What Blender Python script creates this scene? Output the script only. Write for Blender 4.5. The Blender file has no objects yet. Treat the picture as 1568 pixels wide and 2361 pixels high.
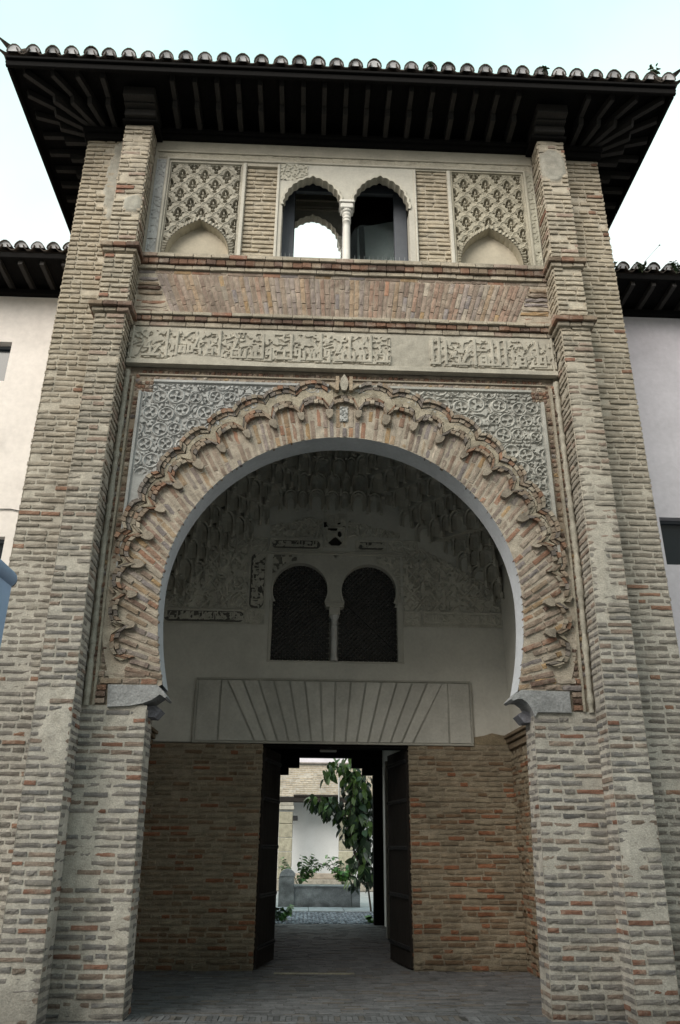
import bpy, math, random
import numpy as np

# ------------------------------------------------------------------ scene, camera, light
sc = bpy.context.scene
COL = sc.collection
random.seed(7)
RNG = np.random.default_rng(11)
PI = math.pi

CAM_R = np.array([[0.9991087, -0.02364633, -0.03496652],
                  [-0.04148634, -0.39719326, -0.91679682],
                  [0.00779041, 0.91743031, -0.39782024]])
CAM_P = np.array([-0.39, -9.2, 1.6])
cam_d = bpy.data.cameras.new("camera")
cam_d.sensor_fit = 'VERTICAL'
cam_d.sensor_height = 24.0
cam_d.lens = 1790.0 / 2361.0 * 24.0
cam_d.clip_start = 0.05
cam_d.clip_end = 1500.0
cam = bpy.data.objects.new("camera", cam_d)
from mathutils import Matrix, Vector
M4 = Matrix.Identity(4)
for i in range(3):
    for j in range(3):
        M4[i][j] = float(CAM_R[i, j])
    M4[i][3] = float(CAM_P[i])
cam.matrix_world = M4
COL.objects.link(cam)
sc.camera = cam

SUN_AZ = math.atan2(-0.62, -0.78)      # towards the sun: from the left, behind the viewer
SUN_EL = math.radians(36)
world = bpy.data.worlds.new("World")
sc.world = world
world.use_nodes = True
wn, wl = world.node_tree.nodes, world.node_tree.links
wn.clear()
w_out = wn.new('ShaderNodeOutputWorld')
w_bg = wn.new('ShaderNodeBackground')
w_bg.inputs['Strength'].default_value = 0.10
sky = wn.new('ShaderNodeTexSky')
sky.sky_type = 'NISHITA'
sky.sun_disc = False
sky.sun_elevation = SUN_EL
sky.sun_rotation = SUN_AZ
sky.air_density = 1.0
sky.dust_density = 2.5
sky.ozone_density = 1.0
w_tc = wn.new('ShaderNodeTexCoord')
w_sep = wn.new('ShaderNodeSeparateXYZ')
w_ramp = wn.new('ShaderNodeValToRGB')
w_ramp.color_ramp.elements[0].position = 0.55
w_ramp.color_ramp.elements[0].color = (1.0, 1.0, 0.90, 1)
w_ramp.color_ramp.elements[1].position = 0.86
w_ramp.color_ramp.elements[1].color = (0.53, 0.86, 0.77, 1)
w_scale = wn.new('ShaderNodeVectorMath'); w_scale.operation = 'SCALE'
w_scale.inputs['Scale'].default_value = 6.4
w_noise = wn.new('ShaderNodeTexNoise')
w_noise.inputs['Scale'].default_value = 2.2
w_noise.inputs['Detail'].default_value = 5.0
w_map = wn.new('ShaderNodeMapRange')
w_map.inputs['From Min'].default_value = 0.35
w_map.inputs['From Max'].default_value = 0.65
w_map.inputs['To Min'].default_value = 0.55
w_map.inputs['To Max'].default_value = 0.80
w_mix = wn.new('ShaderNodeMix'); w_mix.data_type = 'RGBA'
wl.new(w_tc.outputs['Generated'], w_sep.inputs[0])
wl.new(w_sep.outputs['Z'], w_ramp.inputs['Fac'])
wl.new(w_ramp.outputs['Color'], w_scale.inputs[0])
wl.new(w_tc.outputs['Generated'], w_noise.inputs['Vector'])
wl.new(w_noise.outputs['Fac'], w_map.inputs['Value'])
wl.new(w_map.outputs['Result'], w_mix.inputs[0])
wl.new(sky.outputs['Color'], w_mix.inputs[6])
wl.new(w_scale.outputs[0], w_mix.inputs[7])
wl.new(w_mix.outputs[2], w_bg.inputs['Color'])
wl.new(w_bg.outputs[0], w_out.inputs['Surface'])

sun_d = bpy.data.lights.new("sun", 'SUN')
sun_d.energy = 1.5
sun_d.angle = math.radians(45)
sun_d.color = (1.0, 0.94, 0.84)
sun = bpy.data.objects.new("sun", sun_d)
sdir = Vector((math.sin(SUN_AZ) * math.cos(SUN_EL), math.cos(SUN_AZ) * math.cos(SUN_EL), math.sin(SUN_EL)))
sun.rotation_euler = (-sdir).to_track_quat('-Z', 'Y').to_euler()
sun.location = (-8, -14, 20)
COL.objects.link(sun)

sc.view_settings.view_transform = 'Standard'
sc.view_settings.look = 'None'
sc.view_settings.gamma = 1.0
sc.view_settings.use_curve_mapping = False
sc.view_settings.exposure = 1.36
sc.render.engine = 'CYCLES'
sc.cycles.max_bounces = 6
sc.cycles.diffuse_bounces = 5


# ------------------------------------------------------------------ helpers: noise
def _hash(i, j, seed):
    n = (i * 374761393 + j * 668265263 + seed * 974711 + 12345) & 0x7fffffff
    n = ((n ^ (n >> 13)) * 1274126177) & 0x7fffffff
    return ((n ^ (n >> 16)) & 0xffff) / 65535.0

def vnoise(x, y, seed=0):
    x = np.asarray(x, float); y = np.asarray(y, float)
    xi = np.floor(x).astype(np.int64); yi = np.floor(y).astype(np.int64)
    fx = x - xi; fy = y - yi
    fx = fx * fx * (3 - 2 * fx); fy = fy * fy * (3 - 2 * fy)
    a = _hash(xi, yi, seed); b = _hash(xi + 1, yi, seed)
    c = _hash(xi, yi + 1, seed); d = _hash(xi + 1, yi + 1, seed)
    return (a * (1 - fx) + b * fx) * (1 - fy) + (c * (1 - fx) + d * fx) * fy

def fbm(x, y, seed=0, o=4):
    s = 0.0; a = 0.5; t = 0.0
    for k in range(o):
        s = s + a * vnoise(np.asarray(x) * 2 ** k, np.asarray(y) * 2 ** k, seed + k * 17)
        t += a; a *= 0.5
    return s / t

def sstep(a, b, x):
    t = np.clip((np.asarray(x, float) - a) / (b - a), 0, 1)
    return t * t * (3 - 2 * t)


# ------------------------------------------------------------------ helpers: materials
MATS = {}
def nmat(name, base=None, var=0.25, scale=8.0, rough=0.9, bump=0.0, bscale=40.0, smear=None, smear_amt=0.0,
         stain=0.0, spec=0.2, grain=None, metal=0.0, stretch=(1, 1, 1)):
    """procedural surface; base None = the mesh's own 'bc' colour"""
    m = bpy.data.materials.new(name); m.use_nodes = True
    nt = m.node_tree; n = nt.nodes; l = nt.links
    p = n['Principled BSDF']
    p.inputs['Roughness'].default_value = rough
    p.inputs['Specular IOR Level'].default_value = spec
    p.inputs['Metallic'].default_value = metal
    geo = n.new('ShaderNodeNewGeometry')
    mp = n.new('ShaderNodeMapping'); mp.inputs['Scale'].default_value = stretch
    l.new(geo.outputs['Position'], mp.inputs['Vector'])
    if base is None:
        at = n.new('ShaderNodeAttribute'); at.attribute_name = 'bc'
        col = at.outputs['Color']
    else:
        rgb = n.new('ShaderNodeRGB'); rgb.outputs[0].default_value = (*base, 1)
        col = rgb.outputs[0]
    def noise(sc_, det=5.0, ro=0.55):
        t = n.new('ShaderNodeTexNoise')
        t.inputs['Scale'].default_value = sc_; t.inputs['Detail'].default_value = det
        t.inputs['Roughness'].default_value = ro
        l.new(mp.outputs[0], t.inputs['Vector'])
        return t.outputs['Fac']
    def maprange(v, a, b, c, d):
        r = n.new('ShaderNodeMapRange')
        for k, x in zip(('From Min', 'From Max', 'To Min', 'To Max'), (a, b, c, d)):
            r.inputs[k].default_value = x
        l.new(v, r.inputs['Value']); return r.outputs['Result']
    def mulc(c, f):
        x = n.new('ShaderNodeVectorMath'); x.operation = 'SCALE'
        l.new(c, x.inputs[0]); l.new(f, x.inputs['Scale']); return x.outputs[0]
    if smear is not None:
        f = maprange(noise(5.5, 6.0, 0.65), 0.50, 0.66, 0.0, smear_amt)
        mx = n.new('ShaderNodeMix'); mx.data_type = 'RGBA'
        l.new(f, mx.inputs[0]); l.new(col, mx.inputs[6]); mx.inputs[7].default_value = (*smear, 1)
        col = mx.outputs[2]
    if var:
        col = mulc(col, maprange(noise(scale), 0.25, 0.75, 1 - var, 1 + var))
        col = mulc(col, maprange(noise(scale * 7, 3.0), 0.25, 0.75, 1 - var * 0.8, 1 + var * 0.8))
    if stain:
        col = mulc(col, maprange(noise(0.9, 6.0, 0.6), 0.52, 0.72, 1.0, 1.0 - stain))
    l.new(col, p.inputs['Base Color'])
    if bump:
        b = n.new('ShaderNodeBump'); b.inputs['Strength'].default_value = bump
        b.inputs['Distance'].default_value = 0.02
        l.new(noise(bscale, 6.0, 0.65), b.inputs['Height'])
        l.new(b.outputs[0], p.inputs['Normal'])
    MATS[name] = m
    return m

nmat('masonry', None, 0.24, 9, 0.95, 0.55, 48, smear=(0.39, 0.355, 0.30), smear_amt=0.42, stain=0.28)
nmat('inner_masonry', None, 0.25, 9, 0.95, 0.5, 48, smear=(0.30, 0.25, 0.18), smear_amt=0.35, stain=0.35)
nmat('arch_masonry', None, 0.30, 10, 0.95, 0.7, 50, smear=(0.38, 0.33, 0.27), smear_amt=0.45, stain=0.35)
nmat('carved_stucco', None, 0.16, 7, 0.9, 0.25, 60, stain=0.2)
nmat('stucco', None, 0.10, 4, 0.9, 0.2, 30, stain=0.18)
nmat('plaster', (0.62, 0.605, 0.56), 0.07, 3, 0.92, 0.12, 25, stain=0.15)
nmat('white_plaster', (0.70, 0.655, 0.625), 0.09, 1.5, 0.9, 0.15, 20, stain=0.16)
nmat('shade_lilac_plaster', (0.60, 0.57, 0.615), 0.09, 1.5, 0.9, 0.15, 20, stain=0.14)  # white plaster with the lilac cast of shade put into its colour
nmat('court_plaster', (0.82, 0.84, 0.86), 0.04, 2, 0.9, 0.05, 20, stain=0.06)
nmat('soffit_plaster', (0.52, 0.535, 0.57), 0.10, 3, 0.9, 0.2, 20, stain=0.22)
nmat('street_plaster', (0.40, 0.37, 0.33), 0.1, 2, 0.9, 0.1, 20)
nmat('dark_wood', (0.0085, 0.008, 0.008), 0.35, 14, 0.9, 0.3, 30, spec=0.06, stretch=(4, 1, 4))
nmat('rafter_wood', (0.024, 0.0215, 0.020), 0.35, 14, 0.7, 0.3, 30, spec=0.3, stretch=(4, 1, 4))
nmat('lattice_wood', (0.055, 0.053, 0.052), 0.3, 12, 0.75, 0.2, 30, spec=0.25)
nmat('plug_mortar', None, 0.1, 9, 0.95, 0.1, 30)
nmat('brown_wood', (0.017, 0.0135, 0.0115), 0.4, 12, 0.75, 0.3, 30, spec=0.25, stretch=(5, 5, 0.6))
nmat('roof_clay', None, 0.3, 8, 0.9, 0.4, 30, stain=0.35)
nmat('marble', (0.62, 0.60, 0.56), 0.08, 6, 0.55, 0.05, 30, spec=0.4)
nmat('stone', None, 0.28, 6, 0.92, 0.8, 22, stain=0.40)
nmat('paver', None, 0.3, 6, 0.75, 0.3, 40, spec=0.3, stain=0.3)
nmat('ground', (0.085, 0.082, 0.078), 0.25, 3, 0.9, 0.3, 30)
nmat('leaf', None, 0.25, 20, 0.45, 0.0, spec=0.4)
nmat('bark', (0.10, 0.08, 0.06), 0.3, 20, 0.9, 0.4, 30)
nmat('black_metal', (0.02, 0.02, 0.022), 0.1, 10, 0.5, spec=0.4, metal=0.3)
nmat('grey_metal', (0.35, 0.36, 0.37), 0.1, 10, 0.4, spec=0.5, metal=0.5)
nmat('window_frame', (0.10, 0.11, 0.13), 0.1, 6, 0.5, spec=0.4)
nmat('awning_cloth', (0.30, 0.40, 0.56), 0.06, 3, 0.8, 0.05, 60)
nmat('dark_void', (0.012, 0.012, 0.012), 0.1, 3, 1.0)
nmat('reflection_panel', (0.20, 0.22, 0.22), 0.08, 2, 0.8)
gm = bpy.data.materials.new('mirror_glass'); gm.use_nodes = True
gp = gm.node_tree.nodes['Principled BSDF']
gp.inputs['Base Color'].default_value = (0.85, 0.86, 0.85, 1); gp.inputs['Metallic'].default_value = 1.0
gp.inputs['Roughness'].default_value = 0.03
MATS['mirror_glass'] = gm
gm = bpy.data.materials.new('clear_glass'); gm.use_nodes = True
gp = gm.node_tree.nodes['Principled BSDF']
gp.inputs['Base Color'].default_value = (0.9, 0.95, 0.95, 1); gp.inputs['Transmission Weight'].default_value = 1.0
gp.inputs['Roughness'].default_value = 0.02; gp.inputs['IOR'].default_value = 1.12
MATS['clear_glass'] = gm
gm = bpy.data.materials.new('dark_glass'); gm.use_nodes = True
gp = gm.node_tree.nodes['Principled BSDF']
gp.inputs['Base Color'].default_value = (0.015, 0.02, 0.025, 1); gp.inputs['Roughness'].default_value = 0.15
MATS['dark_glass'] = gm


# ------------------------------------------------------------------ helpers: meshes and objects
class MB:
    def __init__(s):
        s.v = []; s.f = []; s.c = []; s.n = 0
    def add(s, V, F, col=(0.4, 0.4, 0.4)):
        V = np.asarray(V, float).reshape(-1, 3)
        k = s.n
        s.v.append(V)
        s.f.extend([tuple(int(i) + k for i in f) for f in F])
        c = np.asarray(col, float)
        s.c.append(np.broadcast_to(c, (len(V), 3)) if c.ndim == 1 else c)
        s.n += len(V)
        return s
    def mesh(s, name, smooth=False):
        me = bpy.data.meshes.new(name)
        V = np.concatenate(s.v) if s.v else np.zeros((0, 3))
        me.from_pydata(V.tolist(), [], s.f)
        a = me.color_attributes.new('bc', 'FLOAT_COLOR', 'POINT')
        C = np.concatenate(s.c)
        a.data.foreach_set('color', np.concatenate([C, np.ones((len(C), 1))], 1).astype(np.float32).ravel())
        if smooth:
            me.polygons.foreach_set('use_smooth', [True] * len(me.polygons))
        me.update()
        return me
    def obj(s, name, mat, parent=None, smooth=False, kind=None, label=None, cat=None, group=None, loc=None):
        if loc is not None:
            lv = np.asarray(loc, float)
            s.v = [v - lv for v in s.v]
        me = s.mesh(name, smooth)
        me.materials.append(MATS[mat])
        return put(name, me, parent, kind, label, cat, group, loc)

def put(name, me, parent=None, kind=None, label=None, cat=None, group=None, loc=None):
    o = bpy.data.objects.new(name, me)
    COL.objects.link(o)
    if loc is not None:
        o.location = loc
    if parent is not None:
        o.parent = parent
        # world coordinates are used throughout: undo the parent's offset
        o.matrix_parent_inverse = Matrix.Translation(-Vector(wloc(parent)))
    if kind: o['kind'] = kind
    if label: o['label'] = label
    if cat: o['category'] = cat
    if group: o['group'] = group
    return o

def wloc(o):
    return tuple(o.location)     # every parent's location is given in world coordinates

def thing(name, label, cat, loc=(0, 0, 0), group=None):
    return put(name, None, None, None, label, cat, group, loc)

CUBE_F = [(0, 1, 3, 2), (4, 6, 7, 5), (0, 4, 5, 1), (2, 3, 7, 6), (0, 2, 6, 4), (1, 5, 7, 3)]
def boxv(x0, x1, y0, y1, z0, z1):
    return np.array([(x, y, z) for x in (x0, x1) for y in (y0, y1) for z in (z0, z1)], float)
def box(mb, x0, x1, y0, y1, z0, z1, col=(0.4, 0.4, 0.4)):
    mb.add(boxv(x0, x1, y0, y1, z0, z1), CUBE_F, col)

def cbox(mb, x0, x1, y0, y1, z0, z1, b=0.006, col=(0.4, 0.4, 0.4), jit=0.0):
    """chamfered box, 24 verts, 44 tris"""
    c = np.array([(x0 + x1) / 2, (y0 + y1) / 2, (z0 + z1) / 2]); h = np.array([x1 - x0, y1 - y0, z1 - z0]) / 2
    b = min(b, h.min() * 0.6)
    V = []; idx = {}
    for sx in (-1, 1):
        for sy in (-1, 1):
            for sz in (-1, 1):
                s_ = np.array([sx, sy, sz])
                for ax in range(3):
                    d = h - b; d = d.copy(); d[ax] = h[ax]
                    idx[(sx, sy, sz, ax)] = len(V); V.append(c + s_ * d)
    V = np.array(V)
    if jit: V = V + RNG.normal(0, jit, V.shape)
    F = []
    sg = (-1, 1)
    for ax in range(3):
        o1, o2 = [a for a in range(3) if a != ax]
        for s_ in sg:
            q = []
            for a, b_ in ((-1, -1), (1, -1), (1, 1), (-1, 1)):
                k = [0, 0, 0]; k[ax] = s_; k[o1] = a; k[o2] = b_
                q.append(idx[(*k, ax)])
            if s_ * (1 if ax != 1 else -1) < 0: q = q[::-1]
            F.append(tuple(q))
    for ax in range(3):              # edge strips run along ax
        o1, o2 = [a for a in range(3) if a != ax]
        for a in sg:
            for b_ in sg:
                k0 = [0, 0, 0]; k1 = [0, 0, 0]
                for k, e in ((k0, -1), (k1, 1)):
                    k[ax] = e; k[o1] = a; k[o2] = b_
                F.append((idx[(*k0, o1)], idx[(*k1, o1)], idx[(*k1, o2)], idx[(*k0, o2)]))
    for sx in sg:
        for sy in sg:
            for sz in sg:
                F.append(tuple(idx[(sx, sy, sz, a)] for a in range(3)))
    mb.add(V, F, col)

def obox(mb, c, ax, half, col=(0.4, 0.4, 0.4)):
    """oriented box: centre, three axis vectors, half sizes"""
    ax = [np.asarray(a, float) / np.linalg.norm(a) for a in ax]
    V = boxv(-1, 1, -1, 1, -1, 1)
    V = np.asarray(c) + sum(np.outer(V[:, i] * half[i], ax[i]) for i in range(3))
    mb.add(V, CUBE_F, col)

def prism(mb, poly, y0, y1, col=(0.4, 0.4, 0.4)):
    """polygon in (x, z) extruded from y0 (front) to y1"""
    n = len(poly)
    V = [(x, y0, z) for x, z in poly] + [(x, y1, z) for x, z in poly]
    F = [tuple(range(n)), tuple(range(2 * n - 1, n - 1, -1))]
    F += [(i, i + n, (i + 1) % n + n, (i + 1) % n) for i in range(n)]
    mb.add(V, F, col)

def tube(mb, pts, r, seg=6, col=(0.1, 0.1, 0.1), cap=True):
    pts = [np.asarray(p, float) for p in pts]
    rs = r if hasattr(r, '__len__') else [r] * len(pts)
    V = []; F = []
    for i, p in enumerate(pts):
        d = pts[min(i + 1, len(pts) - 1)] - pts[max(i - 1, 0)]
        d = d / (np.linalg.norm(d) + 1e-9)
        u = np.cross(d, (0, 0, 1) if abs(d[2]) < 0.9 else (1, 0, 0)); u /= np.linalg.norm(u)
        w = np.cross(d, u)
        for k in range(seg):
            a = 2 * PI * k / seg
            V.append(p + rs[i] * (math.cos(a) * u + math.sin(a) * w))
    for i in range(len(pts) - 1):
        for k in range(seg):
            k2 = (k + 1) % seg
            F.append((i * seg + k, i * seg + k2, (i + 1) * seg + k2, (i + 1) * seg + k))
    if cap:
        F.append(tuple(range(seg))[::-1]); F.append(tuple((len(pts) - 1) * seg + k for k in range(seg)))
    mb.add(V, F, col)

def lathe(mb, cx, cy, prof, seg=16, col=(0.6, 0.6, 0.6)):
    V = []; F = []
    for r, z in prof:
        for k in range(seg):
            a = 2 * PI * k / seg
            V.append((cx + r * math.cos(a), cy + r * math.sin(a), z))
    for i in range(len(prof) - 1):
        for k in range(seg):
            k2 = (k + 1) % seg
            F.append((i * seg + k, i * seg + k2, (i + 1) * seg + k2, (i + 1) * seg + k))
    mb.add(V, F, col)

def relief(mb, U, Z, H, origin=(0, 0, 0), t=(1, 0, 0), n=(0, -1, 0), keep=None, col=None):
    """height field over a (u, z) grid: point = origin + u t + z up + H n"""
    t = np.asarray(t, float); n = np.asarray(n, float)
    nz, nu = H.shape
    V = (np.asarray(origin, float) + U[..., None] * t + H[..., None] * n)
    V = V + Z[..., None] * np.array([0, 0, 1.0])
    idx = np.arange(nz * nu).reshape(nz, nu)
    a, b, c, d = idx[:-1, :-1], idx[:-1, 1:], idx[1:, 1:], idx[1:, :-1]
    flip = np.dot(np.cross(t, (0, 0, 1)), n) < 0
    Q = np.stack([a, b, c, d] if not flip else [a, d, c, b], -1)
    if keep is not None:
        kq = keep[:-1, :-1] & keep[:-1, 1:] & keep[1:, 1:] & keep[1:, :-1]
        Q = Q[kq]
    Q = Q.reshape(-1, 4)
    cc = col if col is not None else np.array([0.4, 0.38, 0.34])
    cc = np.asarray(cc, float)
    if cc.ndim == 3: cc = cc.reshape(-1, 3)
    V = V.reshape(-1, 3)
    used = np.unique(Q)
    mp_ = np.full(len(V), -1); mp_[used] = np.arange(len(used))
    mb.add(V[used], mp_[Q], cc[used] if cc.ndim == 2 else cc)

def grid(u0, u1, z0, z1, step):
    nu = max(2, int(round((u1 - u0) / step)) + 1); nz = max(2, int(round((z1 - z0) / step)) + 1)
    return np.meshgrid(np.linspace(u0, u1, nu), np.linspace(z0, z1, nz))


# ------------------------------------------------------------------ bricks
BRICKS = []        # (kind, parent, mat, V, F, col, size in the picture)
NA, NC = 5, 3
_fr = np.array([(a, c) for c in range(NC) for a in range(NA)])
_per = [i for i in range(NA)] + [NA * (k + 1) - 1 for k in range(1, NC)] + \
       [NA * NC - 1 - i for i in range(1, NA)] + [NA * (NC - 2 - k) for k in range(0, NC - 2)]
BF = []
for c_ in range(NC - 1):
    for a_ in range(NA - 1):
        i0 = c_ * NA + a_
        BF.append((i0, i0 + 1, i0 + NA + 1, i0 + NA))
_np = len(_per)
for i_ in range(_np):
    BF.append((_per[(i_ + 1) % _np], _per[i_], NA * NC + i_, NA * NC + (i_ + 1) % _np))
_isper = np.zeros(NA * NC, bool); _isper[_per] = True

def brick_v(c, t, n, up, w, h, depth, rough=0.004, rnd=0.007):
    t = np.asarray(t, float); n = np.asarray(n, float); up = np.asarray(up, float)
    A = (_fr[:, 0] / (NA - 1) - 0.5) * w; C = (_fr[:, 1] / (NC - 1) - 0.5) * h
    B = RNG.normal(0, rough * 0.45, NA * NC)
    B[_isper] -= rnd * (0.6 + RNG.random(_isper.sum()))
    A = A + RNG.normal(0, rough * 0.8, NA * NC); C = C + RNG.normal(0, rough * 0.7, NA * NC)
    tilt = RNG.normal(0, 0.006)
    C = C + A * tilt
    P = np.asarray(c, float) + np.outer(A, t) + np.outer(B, n) + np.outer(C, up)
    back = P[_per] - np.outer(np.full(_np, depth), n)
    return np.concatenate([P, back])

def px_size(V):
    d = (V - CAM_P) @ CAM_R
    z = -d[:, 2]
    if (z < 0.3).any(): return 0
    x = d[:, 0] / z * 1790; y = d[:, 1] / z * 1790
    xm, ym = x.mean(), y.mean()
    if abs(xm) > 790 or abs(ym) > 1190: return 0
    return (x.max() - x.min()) * (y.max() - y.min())

def add_brick(parent, mat, c, t, n, up, w, h, depth, col, kind='brick', rough=0.004, rnd=0.007):
    V = brick_v(c, t, n, up, w, h, depth, rough, rnd)
    s = px_size(V[:NA * NC])
    if np.dot(np.asarray(c) - CAM_P, n) > 0: s *= 0.01
    BRICKS.append((kind, parent, mat, V, np.asarray(col, float), s))

def emit_bricks(limit=300):
    kinds = {}
    for b in BRICKS: kinds.setdefault(b[0], []).append(b)
    for kind, L in kinds.items():
        L.sort(key=lambda b: -b[5])
        for kk, par, mat, V, col, s in L[:limit]:
            c0 = V[:NA * NC].mean(0)
            MB().add(V, BF, col).obj(kind, mat, par, smooth=False, loc=c0)
        rest = {}
        for b in L[limit:]: rest.setdefault((b[1].name, b[2]), []).append(b)
        for (pn, mat), bl in rest.items():
            mb = MB()
            for b in bl: mb.add(b[3], BF, b[4])
            mb.obj('brickwork', mat, bl[0][1], smooth=False, kind='stuff')

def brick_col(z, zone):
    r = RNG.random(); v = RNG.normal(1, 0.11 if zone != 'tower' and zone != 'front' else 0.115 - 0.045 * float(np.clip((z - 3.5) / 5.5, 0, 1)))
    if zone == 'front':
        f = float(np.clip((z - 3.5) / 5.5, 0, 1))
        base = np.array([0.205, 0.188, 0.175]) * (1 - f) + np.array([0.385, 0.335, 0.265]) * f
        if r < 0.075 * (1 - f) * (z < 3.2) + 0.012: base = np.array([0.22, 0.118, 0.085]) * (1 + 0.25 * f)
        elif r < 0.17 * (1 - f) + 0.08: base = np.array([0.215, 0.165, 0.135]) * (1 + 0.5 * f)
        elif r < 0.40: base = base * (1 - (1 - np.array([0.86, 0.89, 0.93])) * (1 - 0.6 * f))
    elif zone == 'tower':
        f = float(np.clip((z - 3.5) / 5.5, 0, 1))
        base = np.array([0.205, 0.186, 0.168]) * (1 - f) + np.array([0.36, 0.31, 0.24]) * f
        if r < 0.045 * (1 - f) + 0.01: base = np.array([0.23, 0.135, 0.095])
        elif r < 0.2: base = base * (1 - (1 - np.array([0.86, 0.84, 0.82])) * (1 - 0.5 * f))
    elif zone == 'inner':
        f = float(np.clip(1.6 - abs(z - 1.0), 0, 1))
        base = np.array([0.225, 0.182, 0.13])
        if r < 0.05 + 0.16 * f: base = np.array([0.23, 0.105, 0.06])
        elif r < 0.2 + 0.25 * f: base = np.array([0.185, 0.125, 0.08])
        elif r < 0.55: base = np.array([0.26, 0.22, 0.16])
    elif zone == 'arch':
        base = np.array([0.255, 0.196, 0.158])
        if r < 0.09: base = np.array([0.29, 0.165, 0.115])
        elif r < 0.22: base = np.array([0.31, 0.21, 0.12])
        elif r < 0.42: base = np.array([0.225, 0.195, 0.19])
        elif r < 0.6: base = np.array([0.34, 0.29, 0.24])
    elif zone == 'scal':
        base = np.array([0.25, 0.195, 0.15])
        if r < 0.15: base = np.array([0.24, 0.14, 0.095])
        elif r < 0.4: base = np.array([0.18, 0.155, 0.14])
        elif r < 0.6: base = np.array([0.32, 0.275, 0.22])
    elif zone == 'red':
        base = np.array([0.215, 0.125, 0.088])
        if r < 0.3: base = np.array([0.15, 0.10, 0.08])
        elif r < 0.6: base = np.array([0.25, 0.19, 0.14])
    else:
        base = np.array([0.40, 0.34, 0.26])
    return np.clip(base * v, 0.01, 0.6)

MORT_LO = np.array([0.435, 0.405, 0.36]); MORT_HI = np.array([0.45, 0.40, 0.325])
def mortar_col(z, zone):
    z = np.asarray(z, float)
    if zone == 'inner':
        return np.broadcast_to(np.array([0.29, 0.248, 0.188]), z.shape + (3,)).copy()
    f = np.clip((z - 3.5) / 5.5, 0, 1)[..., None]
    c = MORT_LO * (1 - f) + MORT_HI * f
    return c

def masonry(mb, parent, O, t, n, u0, u1, z0, z1, zone='front', mat='masonry', hole=None, patches=(), seed=1,
            ch=0.0875, proud=None, skip=0.05, plaster=0.5):
    """mortar bed (added to mb) plus courses of bricks on one upright face. u0, u1: functions of z"""
    t3 = np.array([t[0], t[1], 0.0]); n3 = np.array([n[0], n[1], 0.0]); O3 = np.array([O[0], O[1], 0.0])
    zs = np.linspace(z0, z1, max(2, int((z1 - z0) / 0.032)))
    wmax = max(u1(z) - u0(z) for z in (z0, z1))
    nu = max(3, int(wmax / 0.034))
    f = np.linspace(0, 1, nu)
    Z = np.repeat(zs[:, None], nu, 1)
    a = np.array([u0(z) for z in zs])[:, None]; b = np.array([u1(z) for z in zs])[:, None]
    U = a + (b - a) * f
    def disp(U, Z):
        d = (fbm(U * 9, Z * 14, seed, 3) - 0.5) * 0.012
        low = fbm(U * 1.3 + 5, Z * 1.1, seed + 50, 3)
        pl = sstep(0.58, 0.68, low) * plaster * 0.018
        for (pu, pz, ru, rz) in patches:
            e = ((U - pu) / ru) ** 2 + ((Z - pz) / rz) ** 2 + (fbm(U * 6, Z * 6, seed + 9, 3) - 0.5) * 1.0
            pl = np.maximum(pl, sstep(1.05, 0.95, e) * 0.030)
        return d + pl
    D = disp(U, Z)
    edge = np.minimum(sstep(0, 0.06, U - a), sstep(0, 0.06, b - U))
    D = D * edge - 0.004 - 0.009 * np.clip((Z - 3.5) / 5.5, 0, 1)
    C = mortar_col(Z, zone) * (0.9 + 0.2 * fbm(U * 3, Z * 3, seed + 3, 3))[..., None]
    # darker near the ground
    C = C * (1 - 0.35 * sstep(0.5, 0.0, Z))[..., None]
    for (pu, pz, ru, rz) in patches:
        e = ((U - pu) / ru) ** 2 + ((Z - pz) / rz) ** 2 + (fbm(U * 6, Z * 6, seed + 9, 3) - 0.5) * 1.0
        k = sstep(1.05, 0.95, e)[..., None]
        C = C * (1 - k) + np.array([0.33, 0.315, 0.275]) * k
    keep = None
    if hole is not None:
        keep = ~hole(U, Z)
    relief(mb, U, Z, D, O3, t3, n3, keep, C)
    k = 0
    z = z0 + 0.045
    while z < z1 - 0.02:
        ua, ub = u0(z), u1(z)
        u = ua
        first = True
        off = (k % 2) * 0.14
        fz = float(np.clip((z - 3.5) / 5.5, 0, 1))
        while u < ub - 0.03:
            L = (0.27 + RNG.normal(0, 0.018)) if RNG.random() > 0.28 else (0.135 + RNG.normal(0, 0.012))
            if first and off: L = 0.145
            first = False
            if ub - (u + L) < 0.07: L = ub - u
            uc = u + L / 2
            h = (0.041 + 0.008 * fz if zone != 'inner' else 0.047) + RNG.normal(0, 0.0035)
            ok = RNG.random() > skip
            if hole is not None and bool(hole(np.array(uc - L / 2 + 0.02), np.array(z))) | bool(hole(np.array(uc + L / 2 - 0.02), np.array(z))):
                ok = False
            if ok:
                pr = (0.006 + 0.006 * fz + RNG.normal(0, 0.003)) if proud is None else proud + RNG.normal(0, 0.004)
                if float(disp(np.array(uc), np.array(z))) > pr + 0.016:
                    pass
                else:
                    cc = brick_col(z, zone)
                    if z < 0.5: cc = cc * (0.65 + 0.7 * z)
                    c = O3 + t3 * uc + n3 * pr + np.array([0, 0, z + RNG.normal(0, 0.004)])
                    add_brick(parent, mat, c, t3, n3, (0, 0, 1), L - (0.012 + abs(RNG.normal(0, 0.006))), h, 0.05, cc,
                              rough=0.0028 - 0.0008 * fz, rnd=0.003)
            u += L + 0.008
        z += ch + RNG.normal(0, 0.002)
        k += 1

const = lambda v: (lambda z: v)
def pil_in(z): return 2.92 + 0.12 * min(max(z / 5.0, 0), 1)
def pil_out(z): return 3.37 + 0.085 * min(max(z / 5.0, 0), 1)
TW = 4.12          # half width of the gatehouse front
ZTOP = 11.98


# ------------------------------------------------------------------ setting: grounds
mb = MB(); box(mb, -400, 400, -400, 400, -0.6, -0.012)
mb.obj('ground', 'ground', kind='structure')

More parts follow.
